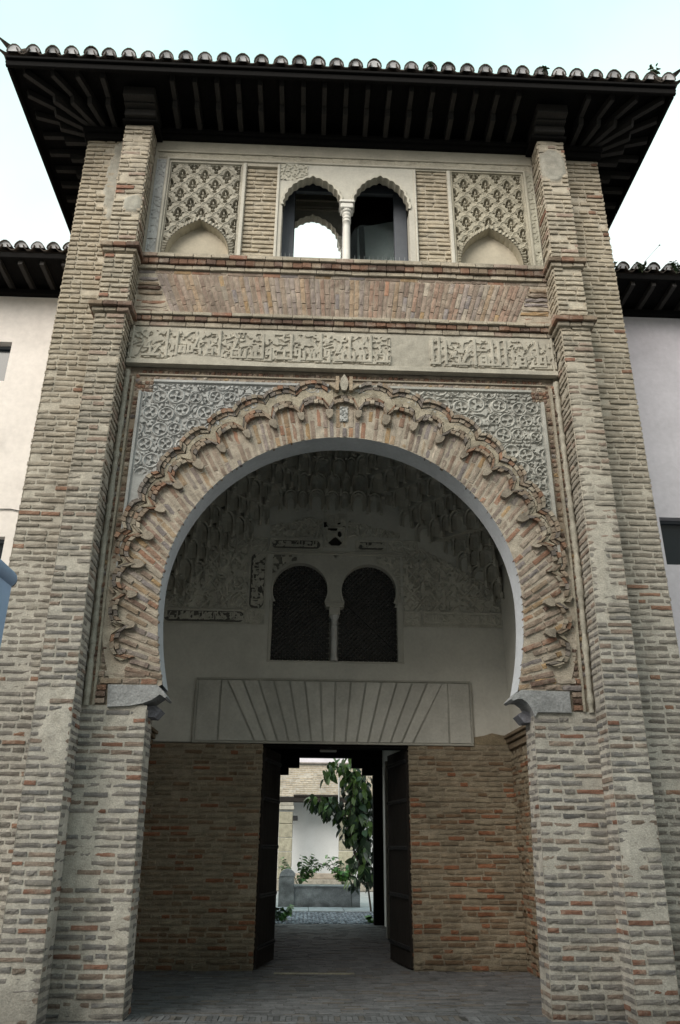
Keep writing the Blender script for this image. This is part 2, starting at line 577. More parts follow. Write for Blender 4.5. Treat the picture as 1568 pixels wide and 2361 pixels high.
# paving of the portal and passage: bricks laid on edge
pav = MB(); box(pav, -2.95, 2.95, -0.75, 11.02, -0.3, 0.0, (0.05, 0.048, 0.045))
pav_o = pav.obj('passage_floor', 'paver', kind='structure')
def pav_col():
    v = RNG.normal(1, 0.12); b = np.array([0.112, 0.111, 0.116]) if RNG.random() < 0.85 else np.array([0.11, 0.098, 0.09])
    return b * v
PAVERS = []
def paver(x0, x1, y0, y1):
    z = 0.006 + RNG.normal(0, 0.0025)
    V = boxv(x0 + 0.004, x1 - 0.004, y0 + 0.004, y1 - 0.004, -0.02, z)
    V[[1, 3, 5, 7], 2] += RNG.normal(0, 0.0015, 4)
    PAVERS.append((V, pav_col(), px_size(V[[1, 3, 5, 7]])))
y = -0.72
while y < 10.98:
    sold = (-0.05 < y < 0.2) or (7.75 < y < 8.0) or (3.2 < y < 3.35) or (10.7 < y < 11.0)
    if sold:
        x = -2.9; d = min(0.24, 11.0 - y)
        while x < 2.88:
            w = 0.062 if y < 3 else 0.13
            if abs(x) < 1.28 or y < 3.5: paver(x, x + w, y, y + d)
            x += w
    else:
        d = 0.066 if y < 3.5 else 0.13; x = -2.9 - RNG.random() * 0.2
        while x < 2.75:
            w = 0.25
            if (abs(x + w / 2) < 1.42 or y < 3.45) and x > -2.93: paver(x, x + w, y, y + d)
            x += w
    y += d
PAVERS.sort(key=lambda p: -p[2])
for V, c, s in PAVERS[:300]:
    MB().add(V, CUBE_F, c).obj('paver', 'paver', pav_o, loc=V.mean(0))
mb = MB()
for V, c, s in PAVERS[300:]: mb.add(V, CUBE_F, c)
mb.obj('paver_bed', 'paver', pav_o, kind='stuff')
# pale strip let into the floor in front of the door
mb = MB(); cbox(mb, -0.78, 0.34, 3.16, 3.25, -0.02, 0.018, 0.006, (0.26, 0.24, 0.19))
mb.obj('threshold_strip', 'stone', pav_o)

# street paving in front of the portal
mb = MB(); box(mb, -14, 14, -13.99, -0.76, -0.2, -0.004, (0.15, 0.15, 0.15))
mb.obj('street_paving', 'paver', kind='structure')

# courtyard: cobbles and a slab kerb
mb = MB(); box(mb, -8.5, 8.5, 11.03, 25.9, -0.3, -0.002, (0.36, 0.36, 0.365))
court = mb.obj('courtyard_ground', 'stone', kind='structure')
mb = MB()
sph = [(0, 0, 1)] + [(math.cos(a) * 0.8, math.sin(a) * 0.8, 0.55) for a in np.linspace(0, 2 * PI, 7)[:-1]] + \
      [(math.cos(a), math.sin(a), -0.2) for a in np.linspace(0.5, 2 * PI + 0.5, 7)[:-1]]
sphF = [(0, 1 + k, 1 + (k + 1) % 6) for k in range(6)] + [(1 + k, 7 + k, 7 + (k + 1) % 6, 1 + (k + 1) % 6) for k in range(6)]
sph = np.array(sph)
yy = 11.06
while yy < 14.4:
    xx = -2.0
    while xx < 2.6:
        sx, sy = RNG.uniform(0.035, 0.06), RNG.uniform(0.03, 0.05)
        mb.add(sph * (sx, sy, RNG.uniform(0.02, 0.04)) + (xx + RNG.normal(0, 0.01), yy + RNG.normal(0, 0.012), 0.0), sphF,
               np.array([0.36, 0.375, 0.43]) * RNG.uniform(0.4, 1.4))
        xx += 0.098
    yy += 0.082
mb.obj('cobbles', 'stone', kind='stuff', smooth=True, label='blue grey cobbles covering the courtyard floor', cat='cobbles')
for i in range(5):
    x0 = -2.2 + i * 0.98
    mb = MB(); cbox(mb, x0, x0 + 0.965, 14.45, 16.0, -0.05, 0.035 + RNG.normal(0, 0.004), 0.01, np.array([0.45, 0.455, 0.48]) * RNG.uniform(0.9, 1.1))
    mb.obj('slab', 'stone', court)


# ------------------------------------------------------------------ the gatehouse
GH = thing('gatehouse', 'tall brick gatehouse with horseshoe arch, twin window gallery and tiled eaves', 'gatehouse', (0, 0, 0))

# --- outer front walls, left and right of the buttresses
for s in (-1, 1):
    mb = MB()
    p = put('front_wall', None, GH)
    if s < 0:
        u0 = lambda z: -TW; u1 = lambda z: -pil_out(z) + 0.02
        pt = [(-3.56, 11.15, 0.17, 0.80)]
    else:
        u0 = lambda z: pil_out(z) - 0.02; u1 = lambda z: TW
        pt = []
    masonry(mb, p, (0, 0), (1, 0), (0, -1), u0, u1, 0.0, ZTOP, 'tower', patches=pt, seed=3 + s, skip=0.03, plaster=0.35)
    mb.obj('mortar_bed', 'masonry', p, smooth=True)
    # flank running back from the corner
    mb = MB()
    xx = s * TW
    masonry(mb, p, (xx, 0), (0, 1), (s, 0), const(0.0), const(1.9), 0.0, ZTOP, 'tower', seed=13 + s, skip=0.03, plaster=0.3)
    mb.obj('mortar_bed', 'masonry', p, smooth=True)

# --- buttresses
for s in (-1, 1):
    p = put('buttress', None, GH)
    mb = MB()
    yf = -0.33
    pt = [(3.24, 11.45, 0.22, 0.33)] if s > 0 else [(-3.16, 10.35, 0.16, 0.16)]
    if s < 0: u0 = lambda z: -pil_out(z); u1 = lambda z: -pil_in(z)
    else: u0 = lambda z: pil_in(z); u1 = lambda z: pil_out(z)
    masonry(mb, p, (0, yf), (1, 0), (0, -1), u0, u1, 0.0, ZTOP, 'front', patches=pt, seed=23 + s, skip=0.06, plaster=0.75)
    # sides follow the lean: strips of constant x per metre would step, so build sheared faces
    for inner in (True, False):
        fx = pil_in if inner else pil_out
        sgn = -s if inner else s            # outward normal in x
        mb2 = MB(); nb = len(BRICKS)
        masonry(mb2, p, (0, yf), (0, 1), (sgn, 0), const(0.0), const(0.33), 0.0, ZTOP, 'front', seed=33 + s + 7 * inner, skip=0.04, plaster=0.4)
        for i in range(len(mb2.v)):
            V = mb2.v[i]; V[:, 0] += s * np.array([fx(z) for z in V[:, 2]])
        for i in range(nb, len(BRICKS)):
            V = BRICKS[i][3]; V[:, 0] += s * np.array([fx(z) for z in V[:, 2]])
            b = BRICKS[i]; BRICKS[i] = b[:5] + (px_size(V[:NA * NC]) * (1.0 if inner else 0.01),)
        for v, c in zip(mb2.v, mb2.c):
            pass
        mb.add(np.concatenate(mb2.v), mb2.f, np.concatenate(mb2.c))
    box(mb, s * 3.09, s * 3.33, yf + 0.03, -0.01, 0.0, ZTOP - 0.02, (0.35, 0.31, 0.26))
    mb.obj('mortar_bed', 'masonry', p, smooth=True)
    # two moulded brick collars
    for zc, pr in ((9.50, 0.075), (8.44, 0.095)):
        for (za, zb, e, zone) in ((zc, zc + 0.075, pr, 'red'), (zc - 0.065, zc - 0.004, pr * 0.5, 'front')):
            x = pil_in(zc) - e
            xe = pil_out(zc) + e
            nbk = 3
            w = (xe - x) / nbk
            for k in range(nbk):
                m = MB(); a, b = sorted((s * (x + k * w + 0.004), s * (x + (k + 1) * w - 0.004)))
                cbox(m, a, b, yf - e + RNG.normal(0, 0.003), yf + 0.09, za, zb, 0.008, brick_col(zc, zone) * 0.9, 0.002)
                m.obj('collar_brick', 'masonry', p, smooth=False)
            for side in (x, xe):
                m = MB()
                a, b = (s * side, s * (side + 0.12)) if side == x else (s * (side - 0.12), s * side)
                a, b = min(a, b), max(a, b)
                cbox(m, a, b, yf + 0.095, -0.05, za, zb, 0.008, brick_col(zc, zone) * 0.9, 0.002)
                m.obj('collar_brick', 'masonry', p)

# --- jamb piers under the arch
for s in (-1, 1):
    p = put('jamb_pier', None, GH)
    mb = MB()
    def xi(z): return 2.165 + 0.085 * min(max(z / 3.0, 0), 1)
    if s < 0: u0 = lambda z: -pil_in(z) - 0.01; u1 = lambda z: -xi(z)
    else: u0 = lambda z: xi(z); u1 = lambda z: pil_in(z) + 0.01
    masonry(mb, p, (0, 0), (1, 0), (0, -1), u0, u1, 0.0, 3.10, 'front', seed=43 + s, skip=0.04, plaster=0.45)
    mb2 = MB(); nb = len(BRICKS)
    masonry(mb2, p, (0, 0), (0, 1), (-s, 0), const(0.0), const(0.38), 0.0, 3.06, 'front', seed=53 + s, skip=0.04, plaster=0.4)
    for V in mb2.v: V[:, 0] += s * np.array([xi(z) for z in V[:, 2]])
    for i in range(nb, len(BRICKS)):
        V = BRICKS[i][3]; V[:, 0] += s * np.array([xi(z) for z in V[:, 2]])
        b = BRICKS[i]; BRICKS[i] = b[:5] + (px_size(V[:NA * NC]),)
    mb.add(np.concatenate(mb2.v), mb2.f, np.concatenate(mb2.c))
    box(mb, *sorted((s * 2.30, s * 2.9)), 0.03, 0.37, 0, 3.3, (0.36, 0.32, 0.27))
    box(mb, *sorted((s * 2.17, s * 2.9)), 0.015, 0.37, 3.3, 3.5, (0.36, 0.32, 0.27))
    mb.obj('mortar_bed', 'masonry', p, smooth=True)
    # stone impost with hollow underside
    prof = [(2.70, 3.33), (2.13, 3.34), (2.05, 3.30), (1.995, 3.235), (2.02, 3.215), (2.07, 3.235), (2.13, 3.235), (2.19, 3.19), (2.235, 3.11), (2.26, 3.03), (2.30, 3.085), (2.70, 3.085)]
    if s < 0: prof = [(2.72, 3.33), (2.15, 3.33), (2.08, 3.27), (2.03, 3.20), (2.05, 3.185), (2.11, 3.225), (2.20, 3.16), (2.30, 3.12), (2.45, 3.09), (2.70, 3.075)]
    pr = [(s * x, z) for x, z in prof]
    if s > 0: pr = pr[::-1]
    m = MB(); prism(m, pr, -0.028, 0.36, (0.29, 0.29, 0.295))
    m.obj('impost', 'stone', p)
    m = MB(); prism(m, [(s * x, z) for x, z in ((2.17, 2.985), (2.10, 3.07), (2.17, 3.12), (2.30, 3.10), (2.30, 2.99))][::s], 0.12, 0.37, (0.22, 0.22, 0.25))
    m.obj('corbel', 'stone', p)

# --- the great horseshoe arch
AC = (0.0, 4.46)
def intr(phi):
    """front edge of the intrados; phi from the springing on the right (negative) over the top"""
    s_, c_ = math.sin(phi), math.cos(phi)
    return (2.24 * c_, 4.45 + (2.24 if s_ > 0 else 3.1) * s_)
PH0 = -math.asin(1.12 / 3.1)
PHIS = np.linspace(PH0, PI - PH0, 121)
IN = np.array([intr(a) for a in PHIS])
LOBE = math.radians(8.65)
def lobe_of(th):
    """lobe index and local coordinate -1..1 (th polar angle about AC)"""
    q = (th - PI / 2) / LOBE
    k = round(q)
    return k, (q - k) * 2
def fade(th):       # ring gets thinner towards the springing where it meets the side mouldings
    return math.sin(max(th if th < PI / 2 else PI - th, 0)) ** 2 if 0 < th < PI else 0.0
def r_cusp(th): return 2.545 + 0.01 * fade(th)
def r_lobe(th):
    k, s_ = lobe_of(th)
    return r_cusp(th) + 0.185 * math.sqrt(max(0, 1 - min(1, abs(s_)) ** 2.4)) + 0.02 * fade(th)
def r_out(th):
    k, s_ = lobe_of(th)
    return 2.80 + 0.165 * fade(th) + 0.095 * math.sqrt(max(0, 1 - min(1, abs(s_)) ** 2.2))
def pol(r, th): return (AC[0] + r * math.cos(th), AC[1] + r * math.sin(th))

arch = put('horseshoe_arch', None, GH)
# bedding behind the ring (front face) and plastered soffit
mb = MB()
nr = 26
ths = np.linspace(math.radians(-28), math.radians(208), 420)
def intr_polar(th):
    d = np.array([math.cos(th), math.sin(th)])
    lo, hi = 1.5, 2.7
    i = np.argmin(np.abs(((np.arctan2(IN[:, 1] - AC[1], IN[:, 0] - AC[0]) - th + PI) % (2 * PI)) - PI))
    return math.hypot(IN[i, 0] - AC[0], IN[i, 1] - AC[1])
ri = np.array([intr_polar(t_) for t_ in ths])
ro = np.array([2.92 + 0.165 * fade(t_) for t_ in ths])
fr = np.linspace(0, 1, nr)
R_ = ri[None, :] + (ro - ri)[None, :] * fr[:, None]
X_ = AC[0] + R_ * np.cos(ths); Z_ = AC[1] + R_ * np.sin(ths)
D_ = (fbm(X_ * 11, Z_ * 11, 71, 3) - 0.5) * 0.008 + 0.0005
D_[0] = 0
V = np.stack([X_, -D_, Z_], -1).reshape(-1, 3)
idx = np.arange(nr * len(ths)).reshape(nr, -1)
Q = np.stack([idx[:-1, :-1], idx[1:, :-1], idx[1:, 1:], idx[:-1, 1:]], -1).reshape(-1, 4)
mcol = np.array([0.385, 0.335, 0.275]) * (0.85 + 0.3 * fbm(X_ * 4, Z_ * 4, 72, 3))[..., None]
mb.add(V, Q, mcol.reshape(-1, 3))
mb.obj('mortar_bed', 'arch_masonry', arch, smooth=True)
mb = MB()
n_ = len(IN)
V = [(x, 0.0, z) for x, z in IN] + [(x, 0.375, z) for x, z in IN]
mb.add(V, [(i, i + 1, i + 1 + n_, i + n_) for i in range(n_ - 1)], (0.5, 0.5, 0.5))
# rear face of the arch wall, seen from inside the portal
rect = []
for x, z in IN:
    d = np.array([x, z - 4.45]); d /= np.linalg.norm(d)
    k_ = min((3.0 / abs(d[0])) if abs(d[0]) > 1e-6 else 99, (4.6 / d[1]) if d[1] > 0 else ((1.2) / max(-d[1], 1e-6) if d[1] < 0 else 99))
    rect.append((d[0] * k_, 4.45 + d[1] * k_))
V = [(x, 0.376, z) for x, z in IN] + [(x, 0.376, z) for x, z in rect]
mb.add(V, [(i, i + n_, i + 1 + n_, i + 1) for i in range(n_ - 1)], (0.5, 0.5, 0.5))
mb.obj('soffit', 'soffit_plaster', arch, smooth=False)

# voussoirs: courses laid towards a point below the centre
CV = np.array([0.0, 2.95])
s_acc = 0.0; nxt = 0.03
seg = np.hypot(np.diff(IN[:, 0]), np.diff(IN[:, 1]))
cum = np.concatenate([[0], np.cumsum(seg)])
tot = cum[-1]
s_ = 0.045
while s_ < tot - 0.03:
    i = min(np.searchsorted(cum, s_) - 1, n_ - 2)
    f_ = (s_ - cum[i]) / seg[i]
    P = IN[i] * (1 - f_) + IN[i + 1] * f_
    tg = (IN[i + 1] - IN[i]) / seg[i]
    d = P - CV; d /= np.linalg.norm(d)
    wnorm = abs(d[0] * tg[1] - d[1] * tg[0])
    perp = np.array([-d[1], d[0]])
    ln = 0.0
    while ln < 1.3:
        q_ = P + d * (ln + 0.01)
        th = math.atan2(q_[1] - AC[1], q_[0] - AC[0])
        if th < -PI / 2: th += 2 * PI
        if math.hypot(q_[0], q_[1] - AC[1]) > r_lobe(th) + 0.015: break
        if abs(q_[0]) > 2.78: break
        ln += 0.01
    worn = float(sstep(5.2, 4.3, P[1]))
    ccol = brick_col(P[1], 'arch')
    u = 0.002 + RNG.normal(0, 0.005)
    first = True
    while u < ln - 0.03:
        L = 0.27 + RNG.normal(0, 0.015)
        if first and RNG.random() < 0.5: L = 0.14
        first = False
        if RNG.random() < 0.2: L *= 0.6
        if ln - (u + L) < 0.07: L = ln - u
        c2 = P + d * (u + L / 2) + perp * RNG.normal(0, 0.003)
        pr_ = 0.007 + 0.010 * worn + RNG.normal(0, 0.0025 + 0.005 * worn)
        col = brick_col(c2[1], 'red' if RNG.random() < 0.4 * worn else 'arch')
        if RNG.random() < 0.7: col = 0.65 * ccol * RNG.normal(1, 0.06) + 0.35 * col
        if RNG.random() > 0.03 + 0.05 * worn:
            add_brick(arch, 'arch_masonry', (c2[0], -pr_, c2[1]), (d[0], 0, d[1]), (0, -1, 0), (perp[0], 0, perp[1]),
                      L - 0.010, 0.052 + RNG.normal(0, 0.004), 0.06, col, kind='voussoir', rough=0.002 + 0.0014 * worn, rnd=0.003)
        u += L + 0.006
    s_ += (0.081 + RNG.normal(0, 0.002)) / max(wnorm, 0.35)

for s in (-1, 1):       # rubble courses between the ring and the impost
    for z, xa in ((3.375, 2.16), (3.455, 2.30), (3.145, 2.735), (3.225, 2.735), (3.30, 2.735)):
        x = xa
        while x < 2.84:
            w = RNG.uniform(0.16, 0.27); w = min(w, 2.86 - x)
            if w > 0.05:
                add_brick(arch, 'arch_masonry', (s * (x + w / 2), -0.016 + RNG.normal(0, 0.006), z), (1, 0, 0), (0, -1, 0), (0, 0, 1), w - 0.012, 0.055, 0.06,
                          brick_col(3, 'red' if RNG.random() < 0.4 else 'arch'), kind='voussoir', rough=0.004, rnd=0.004)
            x += w
# scalloped brick mouldings over the voussoirs
def band_piece(mb, ra, rb, ta, tb, y0, y1, col):
    q = [pol(ra, ta), pol(rb, ta), pol(rb, tb), pol(ra, tb)]
    q = [(a + RNG.normal(0, 0.004), b + RNG.normal(0, 0.004)) for a, b in q]
    prism(mb, q[::-1], y0 + RNG.normal(0, 0.004), y1, col)
KL = 12
for k in range(-KL, KL + 1):
    thc = PI / 2 + k * LOBE
    if not (math.radians(-17) < thc < math.radians(197)): continue
    m = MB(); worn = abs(k) > 9
    for (fn, off, th_, y0, y1, zone, ns) in ((r_lobe, 0.0, 0.05, -0.062, 0.02, 'scal', 6), (r_lobe, 0.062, 0.045, -0.045, 0.02, 'scal', 5),
                                     (r_out, -0.055, 0.05, -0.05, 0.02, 'scal', 5), (r_out, 0.0, 0.052, -0.078, 0.02, 'scal', 6)):
        if fn is r_out and (k == 0 or abs(k) > 10): continue
        for i in range(ns):
            if RNG.random() < (0.25 if worn else 0.05): continue
            ta = thc + LOBE * (-0.5 + (i + 0.06) / ns); tb = thc + LOBE * (-0.5 + (i + 0.94) / ns)
            ra = fn(ta * 1.0) + off; rb = fn(tb) + off
            q = [pol(ra, ta), pol(ra + th_, ta), pol(rb + th_, tb), pol(rb, tb)]
            if max(abs(a) for a, b in q) > 2.88: continue
            q = [(a + RNG.normal(0, 0.004), b + RNG.normal(0, 0.004)) for a, b in q]
            prism(m, q[::-1], y0 + RNG.normal(0, 0.006), y1, brick_col(5, zone) * (1.05 if RNG.random() < .5 else 0.85))
    # fillet of mortar between the mouldings
    for i in range(6):
        ta = thc + LOBE * (-0.5 + i / 6); tb = thc + LOBE * (-0.5 + (i + 1) / 6)
        q = [pol(r_lobe(ta) + 0.115, ta), pol(r_out(ta) - 0.06, ta), pol(r_out(tb) - 0.06, tb), pol(r_lobe(tb) + 0.115, tb)]
        if max(abs(a) for a, b in q) < 2.86 and r_out(ta) - 0.06 > r_lobe(ta) + 0.115:
            prism(m, q[::-1], -0.035 + RNG.normal(0, 0.003), 0.02, np.array([0.33, 0.29, 0.225]) * RNG.uniform(0.85, 1.1))
    if m.n: m.obj('scallop', 'arch_masonry', arch)
    # cusp corbel
    thk = thc + LOBE / 2
    if k < KL and RNG.random() > (0.45 if abs(k) > 8 else 0.0):
        m = MB(); c = pol(2.555, thk)
        dr = np.array([math.cos(thk), 0, math.sin(thk)]); dt = np.array([-math.sin(thk), 0, math.cos(thk)])
        cc = np.array([0.34, 0.29, 0.235]) * RNG.uniform(0.8, 1.15)
        q = [(2.63, 0.055), (2.56, 0.058), (2.515, 0.045), (2.475, 0.016), (2.475, -0.016), (2.515, -0.045), (2.56, -0.058), (2.63, -0.055)]
        sc1 = RNG.uniform(0.72, 1.0); q = [pol(2.63 - (2.63 - r_) * sc1 + RNG.normal(0, 0.006), thk + (w_ * sc1 + RNG.normal(0, 0.004)) / r_) for r_, w_ in q]
        prism(m, q[::-1] if (q[1][0] - q[0][0]) * (q[2][1] - q[0][1]) - (q[1][1] - q[0][1]) * (q[2][0] - q[0][0]) < 0 else q, -0.066 + RNG.normal(0, 0.006), 0.02, cc * RNG.uniform(0.7, 0.95))
        m.obj('cusp_corbel', 'arch_masonry', arch)
# keystone tablet and finial
U, Z = grid(-0.055, 0.055, 6.93, 7.16, 0.008)
H = 0.014 * (fbm(U * 60, Z * 60, 5, 2) > 0.5)
mb = MB(); relief(mb, U, Z, H + 0.012, col=np.array([0.42, 0.42, 0.41])); box(mb, -0.055, 0.055, -0.011, 0.02, 6.93, 7.16, (0.4, 0.4, 0.39))
mb.obj('keystone_tablet', 'carved_stucco', arch)
mb = MB()
prism(mb, [(0.0, 7.64), (-0.05, 7.56), (-0.055, 7.46), (-0.03, 7.38), (0.03, 7.38), (0.055, 7.46), (0.05, 7.56)], -0.09, 0.02, (0.36, 0.33, 0.28))
for s in (-1, 1):
    obox(mb, (s * 0.095, -0.05, 7.48), ((1, 0, 0), (0, 1, 0), (0, 0, 1)), (0.022, 0.06, 0.11), (0.33, 0.26, 0.19))
    obox(mb, (s * 0.15, -0.03, 7.44), ((1, 0, s * 0.8), (0, 1, 0), (-s * 0.8, 0, 1)), (0.06, 0.07, 0.02), (0.34, 0.28, 0.21))
mb.obj('finial', 'arch_masonry', arch)

# --- carved spandrels
def spandrel_h(U, Z):
    H = np.zeros_like(U)
    rng = np.random.default_rng(5)
    best = np.full(U.shape, 9.0); bestR = np.full(U.shape, 0.1); ang = np.zeros_like(U); bid = np.zeros_like(U)
    gx = np.arange(-3.0, 3.01, 0.245); gz = np.arange(4.4, 7.7, 0.235)
    for i, x in enumerate(gx):
        for j, z in enumerate(gz):
            cx = x + (0.12 if j % 2 else 0) + rng.normal(0, 0.025); cz = z + rng.normal(0, 0.025)
            R = rng.uniform(0.07, 0.105)
            d = np.hypot(U - cx, Z - cz)
            k = (d / R) < (best / bestR)
            best = np.where(k, d, best); bestR = np.where(k, R, bestR)
            ang = np.where(k, np.arctan2(Z - cz, U - cx), ang); bid = np.where(k, i * 7 + j * 3, bid)
    q = best / bestR
    ring = np.exp(-((q - 1.0) / 0.20) ** 2)
    pet = (q < 0.78) * (np.cos(ang * (3 + bid % 2) + bid) > 0.15) * (q > 0.16)
    cores = (q < 0.2)
    leaf = (q > 1.22) * sstep(0.44, 0.56, np.abs(vnoise(U * 19 + 2 * vnoise(U * 6, Z * 6, 3), Z * 19, 8) * 2 - 1) * 0.5 + 0.30 * vnoise(U * 40, Z * 40, 9) + 0.18)
    H = np.maximum.reduce([ring, 0.85 * pet, cores * 0.9, 0.9 * leaf])
    return H
step = 0.0085
for s in (-1, 1):
    a, b = (-2.80, -0.14) if s < 0 else (0.14, 2.78)
    U, Z = grid(a, b, 4.7, 7.50, step)
    H = spandrel_h(U, Z) * 0.034
    H += (fbm(U * 20, Z * 20, 4, 3) - 0.5) * 0.008
    lost = sstep(6.12, 6.02, Z + (fbm(U * 5, Z * 0 + 1, 6, 3) - 0.5) * 0.06) if s < 0 else sstep(5.5, 5.3, Z)
    H = H * (1 - lost) + 0.012 * lost
    if s > 0: H *= 0.75 + 0.5 * fbm(U * 2, Z * 2, 12, 2)
    # plain border
    ed = np.minimum(np.minimum(U - a if s < 0 else b - U, 7.50 - Z), 9)
    H = np.where(ed < 0.035, 0.036, np.where(ed < 0.06, 0.002, H))
    rr = np.hypot(U, Z - AC[1]); th = np.arctan2(Z - AC[1], U)
    keep = rr > 2.80 + 0.12 * np.sin(np.clip(th, 0, PI)) ** 2
    keep &= ~((np.abs(U) > 2.62) & (Z > 7.32))
    cA = np.array([0.40, 0.40, 0.395]) if s < 0 else np.array([0.395, 0.385, 0.355])
    tint = (0.80 + 0.26 * fbm(U * 2.5, Z * 2.5, 14 + s, 3))[..., None]
    mb = MB(); relief(mb, U, Z, H + 0.004, keep=keep, col=cA * tint * np.ones(U.shape + (1,)))
    sp = mb.obj('spandrel_panel', 'carved_stucco', GH, smooth=False)

# side mouldings of the arch frame: colonnette, header bricks, fillets
fram = put('arch_frame', None, GH)
mb = MB()
for s in (-1, 1):      # bedding behind the strips
    V = []
    zz = np.linspace(3.09, 7.62, 30)
    for z in zz:
        V += [(s * 2.60, 0.016, z), (s * (pil_in(z) + 0.02), 0.016, z)]
    F = [(2 * i, 2 * i + 2, 2 * i + 3, 2 * i + 1) for i in range(len(zz) - 1)]
    if s > 0: F = [f[::-1] for f in F]
    mb.add(V, F, (0.27, 0.22, 0.17))
box(mb, -2.98, 2.98, 0.045, 0.10, 7.49, 7.74, (0.23, 0.19, 0.155))
box(mb, -2.84, 2.84, 0.012, 0.05, 7.30, 7.60, (0.30, 0.25, 0.2))
mb.obj('mortar_bed', 'masonry', fram)
for s in (-1, 1):
    m = MB()
    ze = 3.10
    for (o0, o1, pr_, cc) in ((0.150, 0.115, 0.018, (0.33, 0.295, 0.24)),):
        zz = np.linspace(ze, 7.55, 60)
        V = []; F = []
        for z in zz:
            xo = pil_in(z)
            w = RNG.normal(0, 0.002)
            for xx, yy in ((xo - o0, 0.02), (xo - o0 + 0.004, -pr_ + w), (xo - o1 - 0.004, -pr_ + w), (xo - o1, 0.02)):
                V.append((s * xx, yy, z))
        for i in range(len(zz) - 1):
            for k in range(3):
                q = (4 * i + k, 4 * i + k + 1, 4 * i + k + 5, 4 * i + k + 4)
                F.append(q if s < 0 else q[::-1])
        m.add(V, F, cc)
    m.obj('fillet', 'masonry', fram)
    # engaged colonnette beside the buttress
    m = MB(); zz = np.linspace(3.09, 7.66, 90); V = []; F = []
    for z in zz:
        xo = pil_in(z) - 0.045
        er = 0.034 + 0.015 * (float(fbm(np.array(z * 9.0), np.array(s * 3.0), 31, 4)) - 0.5) * 2
        er += 0.008 * (math.sin(z * 43) > 0.2)
        for a in np.linspace(-0.15, PI + 0.15, 7):
            V.append((s * (xo - er * math.cos(a) * 1.0), -er * 1.25 * math.sin(a) + 0.012, z))
    for i in range(len(zz) - 1):
        for k in range(6):
            q = (7 * i + k, 7 * i + k + 1, 7 * i + k + 8, 7 * i + k + 7)
            F.append(q if s < 0 else q[::-1])
    Vn = np.array(V)
    cl = np.array([0.35, 0.325, 0.275]) * (0.85 + 0.3 * fbm(Vn[:, 2] * 6, Vn[:, 0] * 20, 3, 3))[:, None]
    m.add(V, F[::-1], cl)
    m.obj('colonnette', 'masonry', fram, smooth=True)
    # header bricks on both sides of the fillet
    z = 3.40
    while z < 7.60:
        for (o, w, y) in ((0.096, 0.05, -0.004), (0.19, 0.055, -0.002)):
            xo = pil_in(z) - o
            if o > 0.15 and xo < 0: continue
            if RNG.random() < 0.10: continue
            zone = 'red' if RNG.random() < 0.62 else 'arch'
            add_brick(fram, 'masonry', (s * (xo - w / 2 + 0.025), y + RNG.normal(0.004, 0.006), z), (1, 0, 0), (0, -1, 0), (0, 0, 1), w, 0.05, 0.04,
                      brick_col(z, zone) * 0.9, kind='header_brick', rough=0.004)
        z += 0.072
    # notched corner of small bricks
    for i in range(4):
        for j in range(3):
            add_brick(fram, 'masonry', (s * (2.815 - i * 0.055), -0.006 + RNG.normal(0, 0.006), 7.345 + j * 0.06), (1, 0, 0), (0, -1, 0), (0, 0, 1), 0.048, 0.05, 0.03,
                      brick_col(7, 'red' if RNG.random() < (.3 if s < 0 else .8) else 'arch'), kind='header_brick')
# rows of headers under the inscription: one flush, one set back in the shade
x = -2.80
while x < 2.80:
    if abs(x) > 0.13:
        add_brick(fram, 'masonry', (x, 0.006 + RNG.normal(0, .004), 7.545), (1, 0, 0), (0, -1, 0), (0, 0, 1), 0.058, 0.062, 0.03, brick_col(7, 'arch') * 0.95, kind='header_brick')
    add_brick(fram, 'masonry', (x + 0.03, 0.030 + RNG.normal(0, .004), 7.655), (1, 0, 0), (0, -1, 0), (0, 0, 1), 0.055, 0.075, 0.03, brick_col(7, 'red') * 0.75, kind='header_brick')
    x += 0.073
mb = MB()
for s in (-1, 1):
    a, b = sorted((s * 0.12, s * 2.84))
    cbox(mb, a, b, -0.012, 0.04, 7.585, 7.612, 0.006, (0.27, 0.235, 0.19))
mb.obj('drip_moulding', 'stucco', fram)

